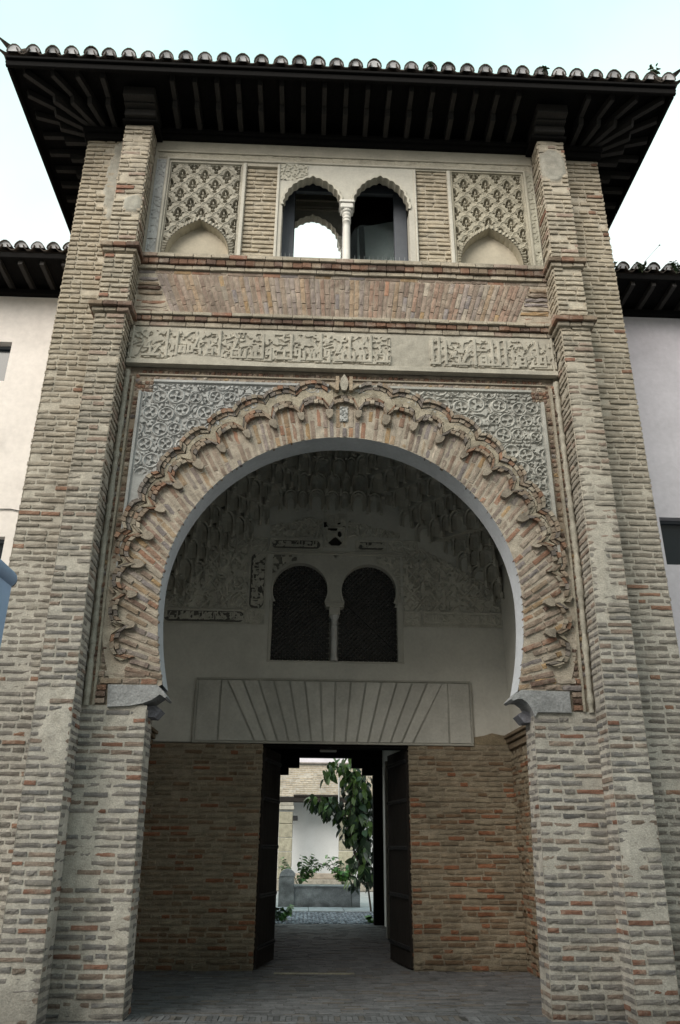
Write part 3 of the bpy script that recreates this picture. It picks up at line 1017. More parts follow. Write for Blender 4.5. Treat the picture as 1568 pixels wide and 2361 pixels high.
# --- inscription band (verse in angular Kufic letters, read from the right)
GL = {   # strokes in units (x to the left, y up), advance
    'a': ([[(0, 0.06), (0, 1)]], 0.34), 'l': ([[(0, 0.06), (0, 1)], [(0, 0.06), (0.34, 0.06)]], 0.34),
    'L': ([[(0, 0.06), (0, 1)], [(0, 0.06), (0.3, 0.06)], [(0.3, 0.06), (0.3, 0.22)]], 0.52),
    'h': ([[(0, 0.06), (0, 0.36)], [(0, 0.36), (0.28, 0.36)], [(0.28, 0.36), (0.28, 0.06)], [(0, 0.06), (0.34, 0.06)], [(0.02, 0.2), (0.26, 0.2)]], 0.40),
    'w': ([[(0, 0.2), (0, 0.42)], [(0, 0.42), (0.2, 0.42)], [(0.2, 0.42), (0.2, 0.2)], [(0.2, 0.2), (0, 0.2)], [(0, 0.2), (0, -0.02)], [(0, -0.02), (0.26, -0.02)]], 0.42),
    'H': ([[(0, 0.06), (0.42, 0.06)], [(0.08, 0.40), (0.36, 0.06)], [(0.0, 0.42), (0.12, 0.36)]], 0.46),
    'd': ([[(0, 0.06), (0, 0.34)], [(0, 0.34), (0.30, 0.34)], [(0, 0.06), (0.34, 0.06)], [(0.30, 0.34), (0.18, 0.5)]], 0.52),
    's': ([[(0, 0.06), (0, 0.34)], [(0, 0.34), (0.42, 0.34)], [(0.42, 0.34), (0.42, 0.06)], [(0, 0.06), (0.52, 0.06)]], 0.54),
    'm': ([[(0, 0.06), (0, 0.3)], [(0, 0.3), (0.2, 0.3)], [(0.2, 0.3), (0.2, 0.06)], [(0, 0.06), (0.32, 0.06)]], 0.34),
    'y': ([[(0, 0.06), (0, 0.34)], [(0, 0.06), (0.24, 0.06)]], 0.24),
    'k': ([[(0, 0.06), (0.44, 0.06)], [(0.06, 0.06), (0.06, 0.34)], [(0.06, 0.34), (0.40, 0.34)], [(0.40, 0.34), (0.22, 0.7)]], 0.46),
    'n': ([[(0, 0.3), (0, -0.02)], [(0, -0.02), (0.28, -0.02)], [(0.28, -0.02), (0.28, 0.14)]], 0.46),
    'f': ([[(0, 0.22), (0, 0.46)], [(0, 0.46), (0.2, 0.46)], [(0.2, 0.46), (0.2, 0.06)], [(0, 0.22), (0.2, 0.22)], [(0.2, 0.06), (0.34, 0.06)]], 0.36),
    'q': ([[(0, 0.06), (0, 0.42)], [(0, 0.42), (0.22, 0.42)], [(0.22, 0.42), (0.22, 0.2)], [(0.22, 0.2), (0, 0.2)], [(0, 0.06), (0.32, 0.06)]], 0.34),
    ' ': ([], 0.16)}
VERSE = 'qL hw allh aHd allh alsmd lm yld wlm ywld wlm ykn lh kfwa aHd'
def kufic(U, Z, right, left, zb, zt, text, sw, blank=(), seed=1, fil=True):
    """relief 0..1 of the letters between x = right and x = left"""
    H = np.zeros_like(U)
    hgt = zt - zb
    tot_ = sum(GL[c][1] for c in text)
    sx = (right - left) / tot_
    x = 0.0
    step_ = U[0, 1] - U[0, 0]
    for c in text:
        st, adv = GL[c]
        for pts in st:
            (xa, ya), (xb, yb) = pts
            x0 = right - (x + xa) * sx; x1 = right - (x + xb) * sx
            z0 = zb + ya * hgt; z1 = zb + yb * hgt * (0.97 + 0.05 * math.sin(x * 7.3) if yb == 1 else 1)
            dx, dz = x1 - x0, z1 - z0; L2 = dx * dx + dz * dz + 1e-9
            i0 = max(0, int((min(x0, x1) - 3 * sw - U[0, 0]) / step_)); i1 = int((max(x0, x1) + 3 * sw - U[0, 0]) / step_) + 1
            u = U[:, i0:i1]; z = Z[:, i0:i1]
            if u.size == 0: continue
            t_ = np.clip(((u - x0) * dx + (z - z0) * dz) / L2, 0, 1)
            d = np.maximum(np.abs(u - x0 - t_ * dx), np.abs(z - z0 - t_ * dz))
            H[:, i0:i1] = np.maximum(H[:, i0:i1], sstep(sw * 1.15, sw * 0.75, d))
        x += adv
    if fil:     # leafy filling between the stems
        vv = vnoise(U * 13 + 2.2 * vnoise(U * 7, Z * 7, seed), Z * 13 + 2.2 * vnoise(U * 7 + 9, Z * 7, seed + 1), seed + 2)
        leaf = sstep(0.12, 0.06, np.abs(vv - 0.5)) * 0.68
        leaf = np.maximum(leaf, 0.64 * sstep(0.55, 0.61, vnoise(U * 22, Z * 22, seed + 5)))
        leaf *= (Z < zt) & (Z > zb - 0.03 * hgt)
        H = np.maximum(H, leaf)
    for a, b in blank:
        H = np.where((U > a) & (U < b), 0.0, H)
    return H
ZB0, ZB1 = 7.735, 8.375
U, Z = grid(-3.02, 3.02, ZB0, ZB1, 0.008)
H = kufic(U, Z, 2.86, -2.86, ZB0 + 0.125, ZB1 - 0.07, VERSE, 0.0215, blank=((0.66, 1.22),), seed=3)
brk = sstep(0.0, 0.03, (ZB0 + 0.085 + 0.09 * sstep(-2.65, -2.1, U) * sstep(-1.2, -2.1, U) + 0.04 * fbm(U * 4, Z * 0, 9, 3)) - Z)
H = 0.030 * H * (1 - brk) + (fbm(U * 14, Z * 14, 8, 3) - 0.5) * 0.006 + 0.018 * brk
ed = np.minimum(np.minimum(U + 3.02, 3.02 - U), np.minimum(ZB1 - Z, 9))
ex_ = np.minimum(U + 3.02, 3.02 - U); H = np.where((ex_ > 0.03) & (ex_ < 0.055), 0.026, H)
H = np.where(Z < ZB0 + 0.075, 0.030 + 0.004 * fbm(U * 9, Z * 9, 2, 2), H)
H[0] = -0.05
C = np.array([0.405, 0.375, 0.32]) * (0.84 + 0.30 * fbm(U * 2.2, Z * 2.2, 21, 4))[..., None]
C = np.where(((U > 0.66) & (U < 1.22) & (Z > ZB0 + 0.1))[..., None], C * 0.9, C)
mb = MB(); relief(mb, U, Z, H + 0.035, col=C)
box(mb, -3.02, 3.02, -0.012, 0.06, ZB0 + 0.012, ZB1, (0.33, 0.31, 0.26))
band = mb.obj('inscription_band', 'carved_stucco', GH, smooth=False)

# --- brick cornices
def cornice(name, rows, xa, xb):
    p = put(name, None, GH)
    for (z0, z1, pr_, w, zone, k_) in rows:
        x = xa
        while x < xb - 0.02:
            ww = w + RNG.normal(0, 0.008); x1 = min(x + ww, xb)
            m = MB(); cbox(m, x + 0.003, x1 - 0.003, -pr_ + RNG.normal(0, 0.003), 0.03, z0 + RNG.normal(0, 0.0015), z1 + RNG.normal(0, 0.0015), 0.007, brick_col(z0, zone) * k_, 0.0015)
            m.obj('cornice_brick', 'masonry', p)
            x = x1
    return p
cornice('upper_cornice', ((9.575, 9.64, 0.125, 0.26, 'front', 0.95), (9.475, 9.568, 0.095, 0.14, 'red', 0.85), (9.40, 9.468, 0.062, 0.26, 'front', 0.95), (9.33, 9.393, 0.025, 0.26, 'arch', 0.8)), -3.03, 3.03)
cornice('lower_cornice', ((8.545, 8.60, 0.115, 0.28, 'front', 1.0), (8.465, 8.538, 0.085, 0.15, 'red', 0.9), (8.385, 8.458, 0.055, 0.26, 'front', 0.9)), -3.03, 3.03)
mb = MB(); box(mb, -3.03, 3.03, -0.02, 0.05, 8.38, 9.64, (0.40, 0.345, 0.28))
core = put('flat_arch', None, GH)
mb.obj('mortar_bed', 'arch_masonry', core)
# fan of upright bricks
FZ0, FZ1 = 8.605, 9.325
nb_ = 74
for i in range(nb_):
    f_ = (i + 0.5) / nb_
    xt = -2.77 + 5.54 * f_; xb = -2.48 + 4.96 * f_
    zone = 'arch' if RNG.random() < 0.85 - 0.3 * abs(f_ - 0.5) * 2 else 'red'
    ccol = 0.5 * brick_col(9, zone) + 0.5 * np.array([0.30, 0.235, 0.195])
    d = np.array([xt - xb, FZ1 - FZ0]); ln = np.linalg.norm(d); d /= ln
    perp = np.array([d[1], -d[0]])
    u = 0.0
    end = abs(f_ - 0.5) * 2
    first = True
    while u < ln - 0.03:
        L = 0.27 + RNG.normal(0, 0.012)
        if first and i % 2: L = 0.18
        first = False
        if ln - (u + L) < 0.09: L = ln - u
        f2 = (u + L / 2) / ln
        wdt = 0.071 * (1 - f2) + 0.078 * f2
        xx = xb + (xt - xb) * f2
        bc_ = ccol * RNG.normal(1, 0.07)
        if RNG.random() < 0.12: bc_ = brick_col(9, 'arch')
        add_brick(core, 'arch_masonry', (xx, -0.034 + RNG.normal(0, 0.003), FZ0 + (FZ1 - FZ0) * f2), (d[0], 0, d[1]), (0, -1, 0), (perp[0], 0, perp[1]),
                  L - 0.005, wdt - 0.017, 0.05, bc_, kind='soldier_brick', rough=0.002, rnd=0.003)
        u += L + 0.005
for s in (-1, 1):     # eroded level courses at both ends
    z = FZ0 + 0.045
    while z < FZ1 - 0.02:
        f2 = (z - FZ0) / (FZ1 - FZ0)
        xe = 2.50 + 0.28 * f2
        a, b = s * xe, s * 3.0
        add_brick(core, 'arch_masonry', ((a + b) / 2, -0.036 + RNG.normal(0, 0.012), z), (1, 0, 0), (0, -1, 0), (0, 0, 1), abs(b - a) - 0.01, 0.05, 0.04,
                  brick_col(9, 'red' if RNG.random() < 0.7 else 'arch') * 1.1, kind='soldier_brick', rough=0.009)
        z += 0.082

# ------------------------------------------------------------------ upper gallery
def holed_wall(mb, x0, x1, z0, z1, y, holes, depth=0.0, col=(0.5, 0.5, 0.5), back=False):
    """front sheet at y with rectangular holes (xa, xb, za, zb) and their reveals"""
    xs = sorted({x0, x1, *[h[0] for h in holes], *[h[1] for h in holes]})
    zs = sorted({z0, z1, *[h[2] for h in holes], *[h[3] for h in holes]})
    for a, b in zip(xs[:-1], xs[1:]):
        for c, d in zip(zs[:-1], zs[1:]):
            if any(h[0] <= a + 1e-6 and b <= h[1] + 1e-6 and h[2] <= c + 1e-6 and d <= h[3] + 1e-6 for h in holes): continue
            mb.add([(a, y, c), (b, y, c), (b, y, d), (a, y, d)], [(0, 1, 2, 3)], col)
    if depth:
        for a, b, c, d in holes:
            P = [(a, c), (b, c), (b, d), (a, d)]
            for i in range(4):
                p, q = P[i], P[(i + 1) % 4]
                mb.add([(p[0], y, p[1]), (q[0], y, q[1]), (q[0], y + depth, q[1]), (p[0], y + depth, p[1])], [(0, 1, 2, 3)], col)

gal = put('gallery', None, GH)
mb = MB()
WX = ((-0.975, -0.045), (0.11, 1.0))
holed_wall(mb, -3.03, 3.03, 9.60, 12.06, 0.0, [(-1.05, 1.09, 9.66, 11.56), (-1.56, -1.08, 9.66, 11.56), (1.13, 1.62, 9.66, 11.60), (-2.80, -1.62, 9.66, 11.60), (1.68, 2.86, 9.66, 11.62)], 0.05, (0.44, 0.405, 0.34))
mb.obj('plain_field', 'stucco', gal)
# brick panels between windows and sebka panels
for (a, b, zt) in ((-1.565, -1.075, 11.57), (1.125, 1.625, 11.61)):
    p = put('brick_panel', None, GH)
    m = MB()
    nb = len(BRICKS)
    masonry(m, p, (0, 0.035), (1, 0), (0, -1), const(a), const(b), 9.66, zt, 'cream', seed=61, ch=0.0855, skip=0.0, plaster=0.0, proud=0.012)
    m.obj('mortar_bed', 'masonry', p, smooth=True)
    for i in range(nb, len(BRICKS)):
        bb = BRICKS[i]; BRICKS[i] = ('panel_brick', p, 'masonry', bb[3], np.array([0.40, 0.345, 0.265]) * RNG.normal(1, 0.07), bb[5])
# light frames
def bar(p, x0, x1, z0, z1, y0, y1, col=(0.50, 0.475, 0.42), name='frame', b=0.006):
    m = MB(); cbox(m, x0, x1, y0, y1, z0, z1, b, col); return m.obj(name, 'stucco', p)
for (a, b) in ((-1.618, -1.568), (-1.073, -1.035), (1.092, 1.122), (1.628, 1.676)):
    bar(gal, a, b, 9.655, 11.60, -0.028, 0.05)
bar(gal, -2.83, -2.79, 9.655, 11.66, -0.03, 0.05, (0.40, 0.38, 0.33)); bar(gal, 2.865, 2.90, 9.655, 11.66, -0.03, 0.05, (0.40, 0.375, 0.31))
# frieze with thin mouldings
bar(gal, -2.99, 3.0, 11.775, 11.80, -0.03, 0.03, (0.43, 0.395, 0.33)); bar(gal, -2.83, 2.9, 11.625, 11.655, -0.028, 0.03, (0.46, 0.43, 0.37))
U, Z = grid(-2.97, 2.99, 11.66, 11.772, 0.014)
H = 0.007 * sstep(0.45, 0.55, vnoise(U * 16, Z * 22, 41)) + 0.004 * fbm(U * 30, Z * 30, 3, 2)
C = np.array([0.43, 0.395, 0.325]) * (0.85 + 0.3 * fbm(U * 3, Z * 8, 6, 3))[..., None]
mb = MB(); relief(mb, U, Z, H + 0.002, col=C); mb.obj('frieze', 'carved_stucco', gal)
# carved upright borders at both ends
for s in (-1, 1):
    a, b = (-2.985, -2.835) if s < 0 else (2.905, 3.015)
    U, Z = grid(a, b, 9.66, 11.62, 0.009)
    w = b - a
    H = 0.010 * sstep(0.42, 0.58, vnoise(U * 26 + vnoise(U * 11, Z * 11, 5), Z * 26, 43 + s))
    e = np.minimum(U - a, b - U)
    H = np.where(e < 0.016, 0.014, H)
    cart = np.hypot((U - (a + b) / 2), np.minimum(Z - 10.15, 0)) > w * 0.40
    H = np.where((Z > 10.0) & (Z < 10.2) & cart, 0.015, H)
    base = np.array([0.34, 0.345, 0.34]) if s < 0 else np.array([0.36, 0.345, 0.285])
    C = base * (0.85 + 0.3 * fbm(U * 5, Z * 2, 46, 3))[..., None]
    mb = MB(); relief(mb, U, Z, H + 0.004, col=C); mb.obj('carved_border', 'carved_stucco', gal)

# sebka lattice panels over blind pointed arches
def arch_curve(cx, hw, zs, za, n=40, flare=0.0):
    """pointed arch from the left foot over the apex to the right foot"""
    t = np.linspace(0, 1, n)
    x = -hw * np.cos(t * PI / 2) ** 1.0
    z = zs + (za - zs) * (np.sin(t * PI / 2) ** 0.85 * 0.86 + 0.14 * t ** 5)
    L = np.stack([cx + x, z], 1)
    Rr = np.stack([cx - x[::-1], z[::-1]], 1)
    return np.concatenate([L, Rr[1:]])
def sebka(a, b, z0, z1, cx, hw, apex, seed, col, warm):
    U, Z = grid(a, b, z0, z1, 0.0085)
    cw, ch = 0.352, 0.395
    u = (U - cx) / cw * 2; v = (Z - (z1 - 0.10)) / ch * 2
    p_ = (u + v) / 2; q_ = (u - v) / 2
    dp = np.abs(p_ - np.round(p_) + 0.035 * np.sin(q_ * PI * 4)); dq = np.abs(q_ - np.round(q_) + 0.035 * np.sin(p_ * PI * 4))
    rib = np.minimum(dp, dq)
    cu = (np.floor(p_) + np.floor(q_) + 1); cv = (np.floor(p_) - np.floor(q_))
    lx = u - cu; ly = v - cv; al = np.abs(lx)
    def el(x, y, a_, b_): return np.hypot(x / a_, y / b_)
    hole = np.full(U.shape, 9.0)
    hole = np.minimum(hole, np.maximum(el(lx, ly - 0.36, 0.26 * (1.25 - np.clip(ly, 0, 1)), 0.27), 2 - el(lx, ly - 0.28, 0.085, 0.24)))
    hole = np.minimum(hole, el(al - 0.27, ly + 0.06, 0.10, 0.13))
    hole = np.minimum(hole, el(al - 0.095, ly + 0.22, 0.06, 0.12))
    hole = np.minimum(hole, np.maximum(el(lx, ly + 0.56, 0.14, 0.12), 2 - el(lx, ly + 0.53, 0.05, 0.045)))
    hole = np.minimum(hole, el(al - 0.46, ly - 0.16, 0.075, 0.055))
    H = 0.075 * sstep(0.94, 1.10, hole * 0.84)
    H = np.maximum(H, 0.092 * sstep(0.125, 0.095, rib) - 0.012 * sstep(0.05, 0.025, np.abs(rib - 0.06)))
    H += 0.006 * (fbm(U * 50, Z * 50, seed, 2) - 0.5)
    # arch rib below
    x = np.clip(np.abs(U - cx) / hw, 0, 1)
    tt = np.arccos(np.clip(x, 0, 1)) / (PI / 2)
    zc = 9.70 + (apex - 9.70) * (np.sin(tt * PI / 2) ** 0.85 * 0.86 + 0.14 * tt ** 5)
    inside = (np.abs(U - cx) < hw) & (Z < zc)
    dz = (Z - zc)
    near = (np.abs(U - cx) < hw + 0.02) & (dz < 0.075) & (dz > -0.01) | (~inside & (np.abs(np.abs(U - cx) - hw) < 0.05) & (Z < 10.0))
    H = np.where(near, 0.085 + 0.012 * np.sin(np.arctan2(Z - 9.8, U - cx) * 60), H)
    e = np.minimum(np.minimum(U - a, b - U), z1 - Z)
    H = np.where(e < 0.028, 0.088, np.where(e < 0.05, 0.06, H))
    C = col * (0.85 + 0.28 * fbm(U * 3, Z * 3, seed + 4, 3))[..., None]
    C = C * (1 - 0.12 * warm * (U - a)[..., None] / (b - a))
    m = MB(); relief(m, U, Z, H, origin=(0, 0.083, 0), keep=~inside, col=C)
    o = m.obj('sebka_panel', 'carved_stucco', GH)
    # fluted intrados and plain tympanum behind
    m = MB(); n = 90
    t = np.linspace(-1, 1, n)
    ttt = 1 - np.abs(t)
    xs = cx + hw * np.sign(t) * np.cos(ttt * PI / 2)
    zs = 9.70 + (apex - 9.70) * (np.sin(ttt * PI / 2) ** 0.85 * 0.86 + 0.14 * ttt ** 5)
    fl = 0.012 * np.abs(np.sin(np.arange(n) * PI / 5))
    V = [(x, 0.0, z) for x, z in zip(xs, zs)] + [(x * 0.985 + cx * 0.015, 0.17, z - 0.01 - f) for x, z, f in zip(xs, zs, fl)]
    m.add(V, [(i, i + 1, i + 1 + n, i + n) for i in range(n - 1)], (0.40, 0.36, 0.28))
    m.obj('intrados', 'carved_stucco', o)
    U, Z = grid(cx - hw - 0.02, cx + hw + 0.02, 9.64, apex + 0.03, 0.03)
    C = np.array([0.42, 0.375, 0.30]) * (0.78 + 0.45 * fbm(U * 2.6, Z * 2.6, seed + 8, 4))[..., None]
    m = MB(); relief(m, U, Z, 0.01 * fbm(U * 5, Z * 5, 3, 3), origin=(0, 0.16, 0), col=C)
    m.obj('tympanum', 'stucco', o, smooth=True)
sebka(-2.79, -1.62, 9.66, 11.60, -2.22, 0.475, 10.42, 201, np.array([0.385, 0.36, 0.305]), 0)
sebka(1.68, 2.862, 9.66, 11.62, 2.245, 0.475, 10.46, 211, np.array([0.385, 0.355, 0.285]), 0)

# twin window with lobed arches
win = put('twin_window', None, GH)
def lobed(cx, hw, zs, za, n=120, lob=13, amp=0.022):
    t = np.linspace(-1, 1, n); tt = 1 - np.abs(t)
    x = cx + hw * np.sign(t) * np.cos(tt * PI / 2)
    z = zs + (za - zs) * (np.sin(tt * PI / 2) ** 1.02 * 0.93 + 0.07 * tt ** 8)
    f = amp * np.abs(np.sin(np.linspace(0, lob * 2 * PI, n) / 2))
    d = np.stack([x - cx, z - zs - 0.05], 1); d /= np.linalg.norm(d, axis=1)[:, None] + 1e-9
    return np.stack([x, z], 1) + d * (f[:, None] - amp)
for i, (cx, hw, apex) in enumerate(((-0.51, 0.462, 11.37), (0.555, 0.445, 11.43))):
    zs = 10.76
    cv = lobed(cx, hw, zs, apex)
    n = len(cv)
    m = MB()
    x0, x1 = (-1.036, 0.022) if i == 0 else (0.022, 1.093)
    ztop = 11.625
    c0 = np.array([cx, zs + 0.05]); ring = []
    for x, z in cv:
        d = np.array([x, z]) - c0
        k_ = min(((x1 - cx) if d[0] > 0 else (cx - x0)) / max(abs(d[0]), 1e-6), (ztop - c0[1]) / d[1] if d[1] > 1e-6 else 99)
        ring.append(c0 + d * k_)
    ring = np.array(ring)
    for cnr in ((x0, ztop), (x1, ztop)):
        ring[np.argmin(np.hypot(ring[:, 0] - cnr[0], ring[:, 1] - cnr[1]))] = cnr
    V = [(x, -0.004, z) for x, z in cv] + [(x, -0.004, z) for x, z in ring]
    m.add(V, [(k, k + n, k + 1 + n, k + 1) for k in range(n - 1)], (0.50, 0.48, 0.425))
    m.obj('arch_field', 'stucco', win)
    m = MB()
    V = [(x, -0.03, z) for x, z in cv] + [(x, 0.125, z) for x, z in cv]
    m.add(V, [(k, k + 1, k + 1 + n, k + n) for k in range(n - 1)], (0.40, 0.37, 0.31))
    # raised scalloped rib around the arch
    d = np.stack([cv[:, 0] - cx, cv[:, 1] - zs - 0.05], 1); d /= np.linalg.norm(d, axis=1)[:, None] + 1e-9
    o2 = cv + d * 0.052
    V = [(x, -0.03, z) for x, z in cv] + [(x, -0.034, z) for x, z in (cv + d * 0.035)] + [(x, -0.004, z) for x, z in o2]
    m.add(V, [(k, k + n, k + n + 1, k + 1) for k in range(n - 1)] + [(k + n, k + 2 * n, k + 2 * n + 1, k + n + 1) for k in range(n - 1)], (0.50, 0.475, 0.41))
    m.obj('scalloped_rib', 'stucco', win)
# carved corner over the left arch
U, Z = grid(-1.03, -0.60, 11.28, 11.62, 0.007)
cv = lobed(-0.51, 0.462, 10.76, 11.37)
zc = np.interp(U, cv[:, 0][np.argsort(cv[:, 0])], cv[:, 1][np.argsort(cv[:, 0])])
keep = Z > zc + 0.06
H = 0.016 * sstep(0.42, 0.56, vnoise(U * 34 + vnoise(U * 15, Z * 15, 5), Z * 34, 53))
m = MB(); relief(m, U, Z, H + 0.006, keep=keep, col=np.array([0.44, 0.42, 0.36])); m.obj('carved_corner', 'carved_stucco', win)
# marble column with capital
m = MB(); lathe(m, 0.028, 0.06, [(0.075, 9.62), (0.075, 9.66), (0.058, 9.70), (0.055, 10.40), (0.056, 10.50), (0.066, 10.505), (0.066, 10.53), (0.057, 10.535), (0.057, 10.56), (0.066, 10.565), (0.066, 10.59), (0.057, 10.60), (0.057, 10.62)], 18)
colo = m.obj('column', 'marble', win, smooth=True)
m = MB(); lathe(m, 0.028, 0.06, [(0.058, 10.62), (0.070, 10.65), (0.066, 10.68), (0.085, 10.70), (0.092, 10.73)], 16)
cbox(m, -0.072, 0.128, -0.04, 0.16, 10.73, 10.83, 0.012); cbox(m, -0.092, 0.148, -0.06, 0.18, 10.83, 10.858, 0.004); cbox(m, -0.082, 0.138, -0.05, 0.17, 10.858, 10.885, 0.004)
m.obj('capital', 'marble', win)
for x0, x1 in ((-1.036, -0.973), (0.998, 1.093)):
    bar(win, x0, x1, 9.655, 10.775, -0.009, 0.24, (0.46, 0.435, 0.385), 'jamb')
m = MB(); cbox(m, -3.02, 3.02, -0.10, 0.4, 9.64, 9.668, 0.006, (0.30, 0.275, 0.23)); m.obj('sill', 'masonry', gal)
# glazing behind the arches
def pane(x0, x1, z0, z1, y, mat, ang=0.0, name='pane'):
    m = MB(); cx = (x0 + x1) / 2
    V = boxv(x0 - cx, x1 - cx, -0.005, 0.005, z0, z1)
    c, s_ = math.cos(ang), math.sin(ang)
    V = np.stack([V[:, 0] * c - V[:, 1] * s_ + cx, V[:, 0] * s_ + V[:, 1] * c + y, V[:, 2]], 1)
    m.add(V, CUBE_F); return m.obj(name, mat, win)
pane(-0.79, 0.0, 9.70, 11.6, 0.46, 'mirror_glass')
pane(0.06, 0.80, 9.70, 11.6, 0.46, 'clear_glass', 0.05)
m = MB(); m.add([(0.40, 0.85, 9.7), (0.86, 0.75, 9.7), (0.86, 0.75, 11.25), (0.36, 0.85, 11.2)], [(0, 1, 2, 3)]); m.add([(0.24, 0.9, 9.7), (0.31, 0.9, 9.7), (0.27, 0.9, 11.2), (0.25, 0.9, 11.2)], [(0, 1, 2, 3)])
m.obj('reflection_panel', 'reflection_panel', win)  # grey panels added to stand in for a building reflected in the pane
for x0, x1 in ((-0.99, -0.80), (0.81, 1.02), (-0.02, 0.075)):
    m = MB(); cbox(m, x0, x1, 0.40, 0.50, 9.66, 11.6, 0.008); m.obj('window_frame', 'window_frame', win)
m = MB(); cbox(m, -1.0, 1.0, 0.42, 0.5, 11.5, 11.7, 0.008); m.obj('window_frame', 'window_frame', win)
m = MB()
for x in np.concatenate([np.linspace(-0.95, -0.78, 4), np.linspace(0.16, 0.97, 13)]):
    tube(m, [(x, 0.02, 9.66), (x + RNG.normal(0, 0.006), -0.02, 9.80)], 0.0022, 4)
m.obj('bird_spikes', 'grey_metal', win, kind='stuff')
# dark room behind
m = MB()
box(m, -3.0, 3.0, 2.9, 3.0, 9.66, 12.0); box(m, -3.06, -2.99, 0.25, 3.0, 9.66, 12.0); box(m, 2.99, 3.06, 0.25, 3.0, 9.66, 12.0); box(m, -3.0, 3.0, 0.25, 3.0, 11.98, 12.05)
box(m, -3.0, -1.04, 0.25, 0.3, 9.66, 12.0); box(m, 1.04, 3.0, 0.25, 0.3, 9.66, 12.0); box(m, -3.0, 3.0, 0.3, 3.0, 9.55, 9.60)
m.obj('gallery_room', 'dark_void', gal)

# ------------------------------------------------------------------ eaves and roof of the gatehouse
eav = put('eaves', None, GH)
EX, EY, EZ = 5.09, -1.03, 12.40
EXC = -0.045      # the eaves sit a little to the left
def beam(name, p0, p1, w, h, mat='dark_wood', par=None, up=(0, 0, 1)):
    p0 = np.asarray(p0, float); p1 = np.asarray(p1, float); d = p1 - p0; ln = np.linalg.norm(d); d /= ln
    side = np.cross(d, up); side /= np.linalg.norm(side); u2 = np.cross(side, d)
    V = boxv(-ln / 2, ln / 2, -w / 2, w / 2, -h / 2, h / 2)
    V[[4, 6]] += [-0.035, 0, 0]        # nose cut back under the end
    V = (p0 + p1) / 2 + np.outer(V[:, 0], d) + np.outer(V[:, 1], side) + np.outer(V[:, 2], u2)
    return MB().add(V, CUBE_F).obj(name, mat, par if par else eav)
# wall plates
for (a, b, y0, y1, z0, z1) in ((-3.03, 3.03, -0.07, 0.1, 12.03, 12.11), (-3.03, 3.03, -0.11, 0.1, 12.115, 12.20), (-4.17, -3.46, -0.07, 0.1, 11.96, 12.07), (3.46, 4.17, -0.07, 0.1, 11.96, 12.07), (-4.20, -3.46, -0.11, 0.1, 12.075, 12.17), (3.46, 4.20, -0.11, 0.1, 12.075, 12.17)):
    m = MB(); cbox(m, a, b, y0, y1, z0, z1, 0.01); m.obj('wall_plate', 'dark_wood', eav)
for s in (-1, 1):
    m = MB(); a, b = sorted((s * 4.05, s * 4.19)); cbox(m, a, b, 0.1, 4.0, 11.96, 12.17, 0.01); m.obj('wall_plate', 'dark_wood', eav)
# boards
m = MB()
m.add([(-EX + EXC, EY + 0.05, 12.435), (EX + EXC, EY + 0.05, 12.435), (EX + EXC, 0.1, 12.40), (-EX + EXC, 0.1, 12.40)], [(0, 3, 2, 1)])
for s in (-1, 1): m.add([(s * EX + EXC, 0.1, 12.43), (s * 3.9, 0.1, 12.40), (s * 3.9, 5.0, 12.40), (s * EX + EXC, 5.0, 12.43)], [(0, 1, 2, 3)] if s < 0 else [(3, 2, 1, 0)])
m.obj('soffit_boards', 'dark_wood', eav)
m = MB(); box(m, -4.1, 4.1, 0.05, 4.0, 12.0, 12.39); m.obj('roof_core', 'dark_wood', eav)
# front rafters in two tiers
def rafter_pair(root, d, l1, l2):
    r = np.array(root, float); d = np.array([d[0], d[1], 0.0]); d /= np.linalg.norm(d)
    beam('rafter', r + (0, 0, 12.225), r + d * l1 + (0, 0, 12.225), 0.074, 0.11, 'rafter_wood')
    beam('rafter', r + (0, 0, 12.345), r + d * l2 + (0, 0, 12.345), 0.068, 0.105, 'rafter_wood')
x = -2.685
while x < 2.75:
    rafter_pair((x + RNG.normal(0, .006), -0.05, 0), (0, -1), 0.49, 0.85); x += 0.333
for s in (-1, 1):
    for (ex, rx) in ((3.74, 3.70), (4.12, 3.86), (4.50, 3.98), (4.93, 4.05)):
        e = np.array([s * ex, -0.90]); r = np.array([s * rx, -0.04]); d = e - r; L = np.linalg.norm(d)
        rafter_pair((r[0], r[1], 0), d, L * 0.58, L)
    for (ey, ry) in ((-0.52, 0.04), (-0.12, 0.12), (0.27, 0.25), (0.62, 0.60), (0.96, 0.95), (1.30, 1.29), (1.63, 1.63), (1.97, 1.97), (2.30, 2.30), (2.64, 2.64)):
        e = np.array([s * 4.99, ey]); r = np.array([s * 4.10, ry]); d = e - r; L = np.linalg.norm(d)
        rafter_pair((r[0], r[1], 0), d, L * 0.58, L)
# fascia boards
for (y0, y1, z0, z1) in ((EY + 0.005, EY + 0.06, 12.29, 12.40), (EY - 0.035, EY + 0.03, 12.402, 12.452)):
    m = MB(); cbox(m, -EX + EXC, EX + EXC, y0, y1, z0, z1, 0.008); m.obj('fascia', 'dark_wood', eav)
for s in (-1, 1):
    m = MB(); a, b = sorted((s * (EX - 0.06) + EXC, s * (EX - 0.005) + EXC)); cbox(m, a, b, EY + 0.07, 5.0, 12.29, 12.40, 0.008); m.obj('fascia', 'dark_wood', eav)
    m = MB(); a, b = sorted((s * (EX - 0.03) + EXC, s * (EX + 0.035) + EXC)); cbox(m, a, b, EY + 0.04, 5.0, 12.402, 12.452, 0.008); m.obj('fascia', 'dark_wood', eav)
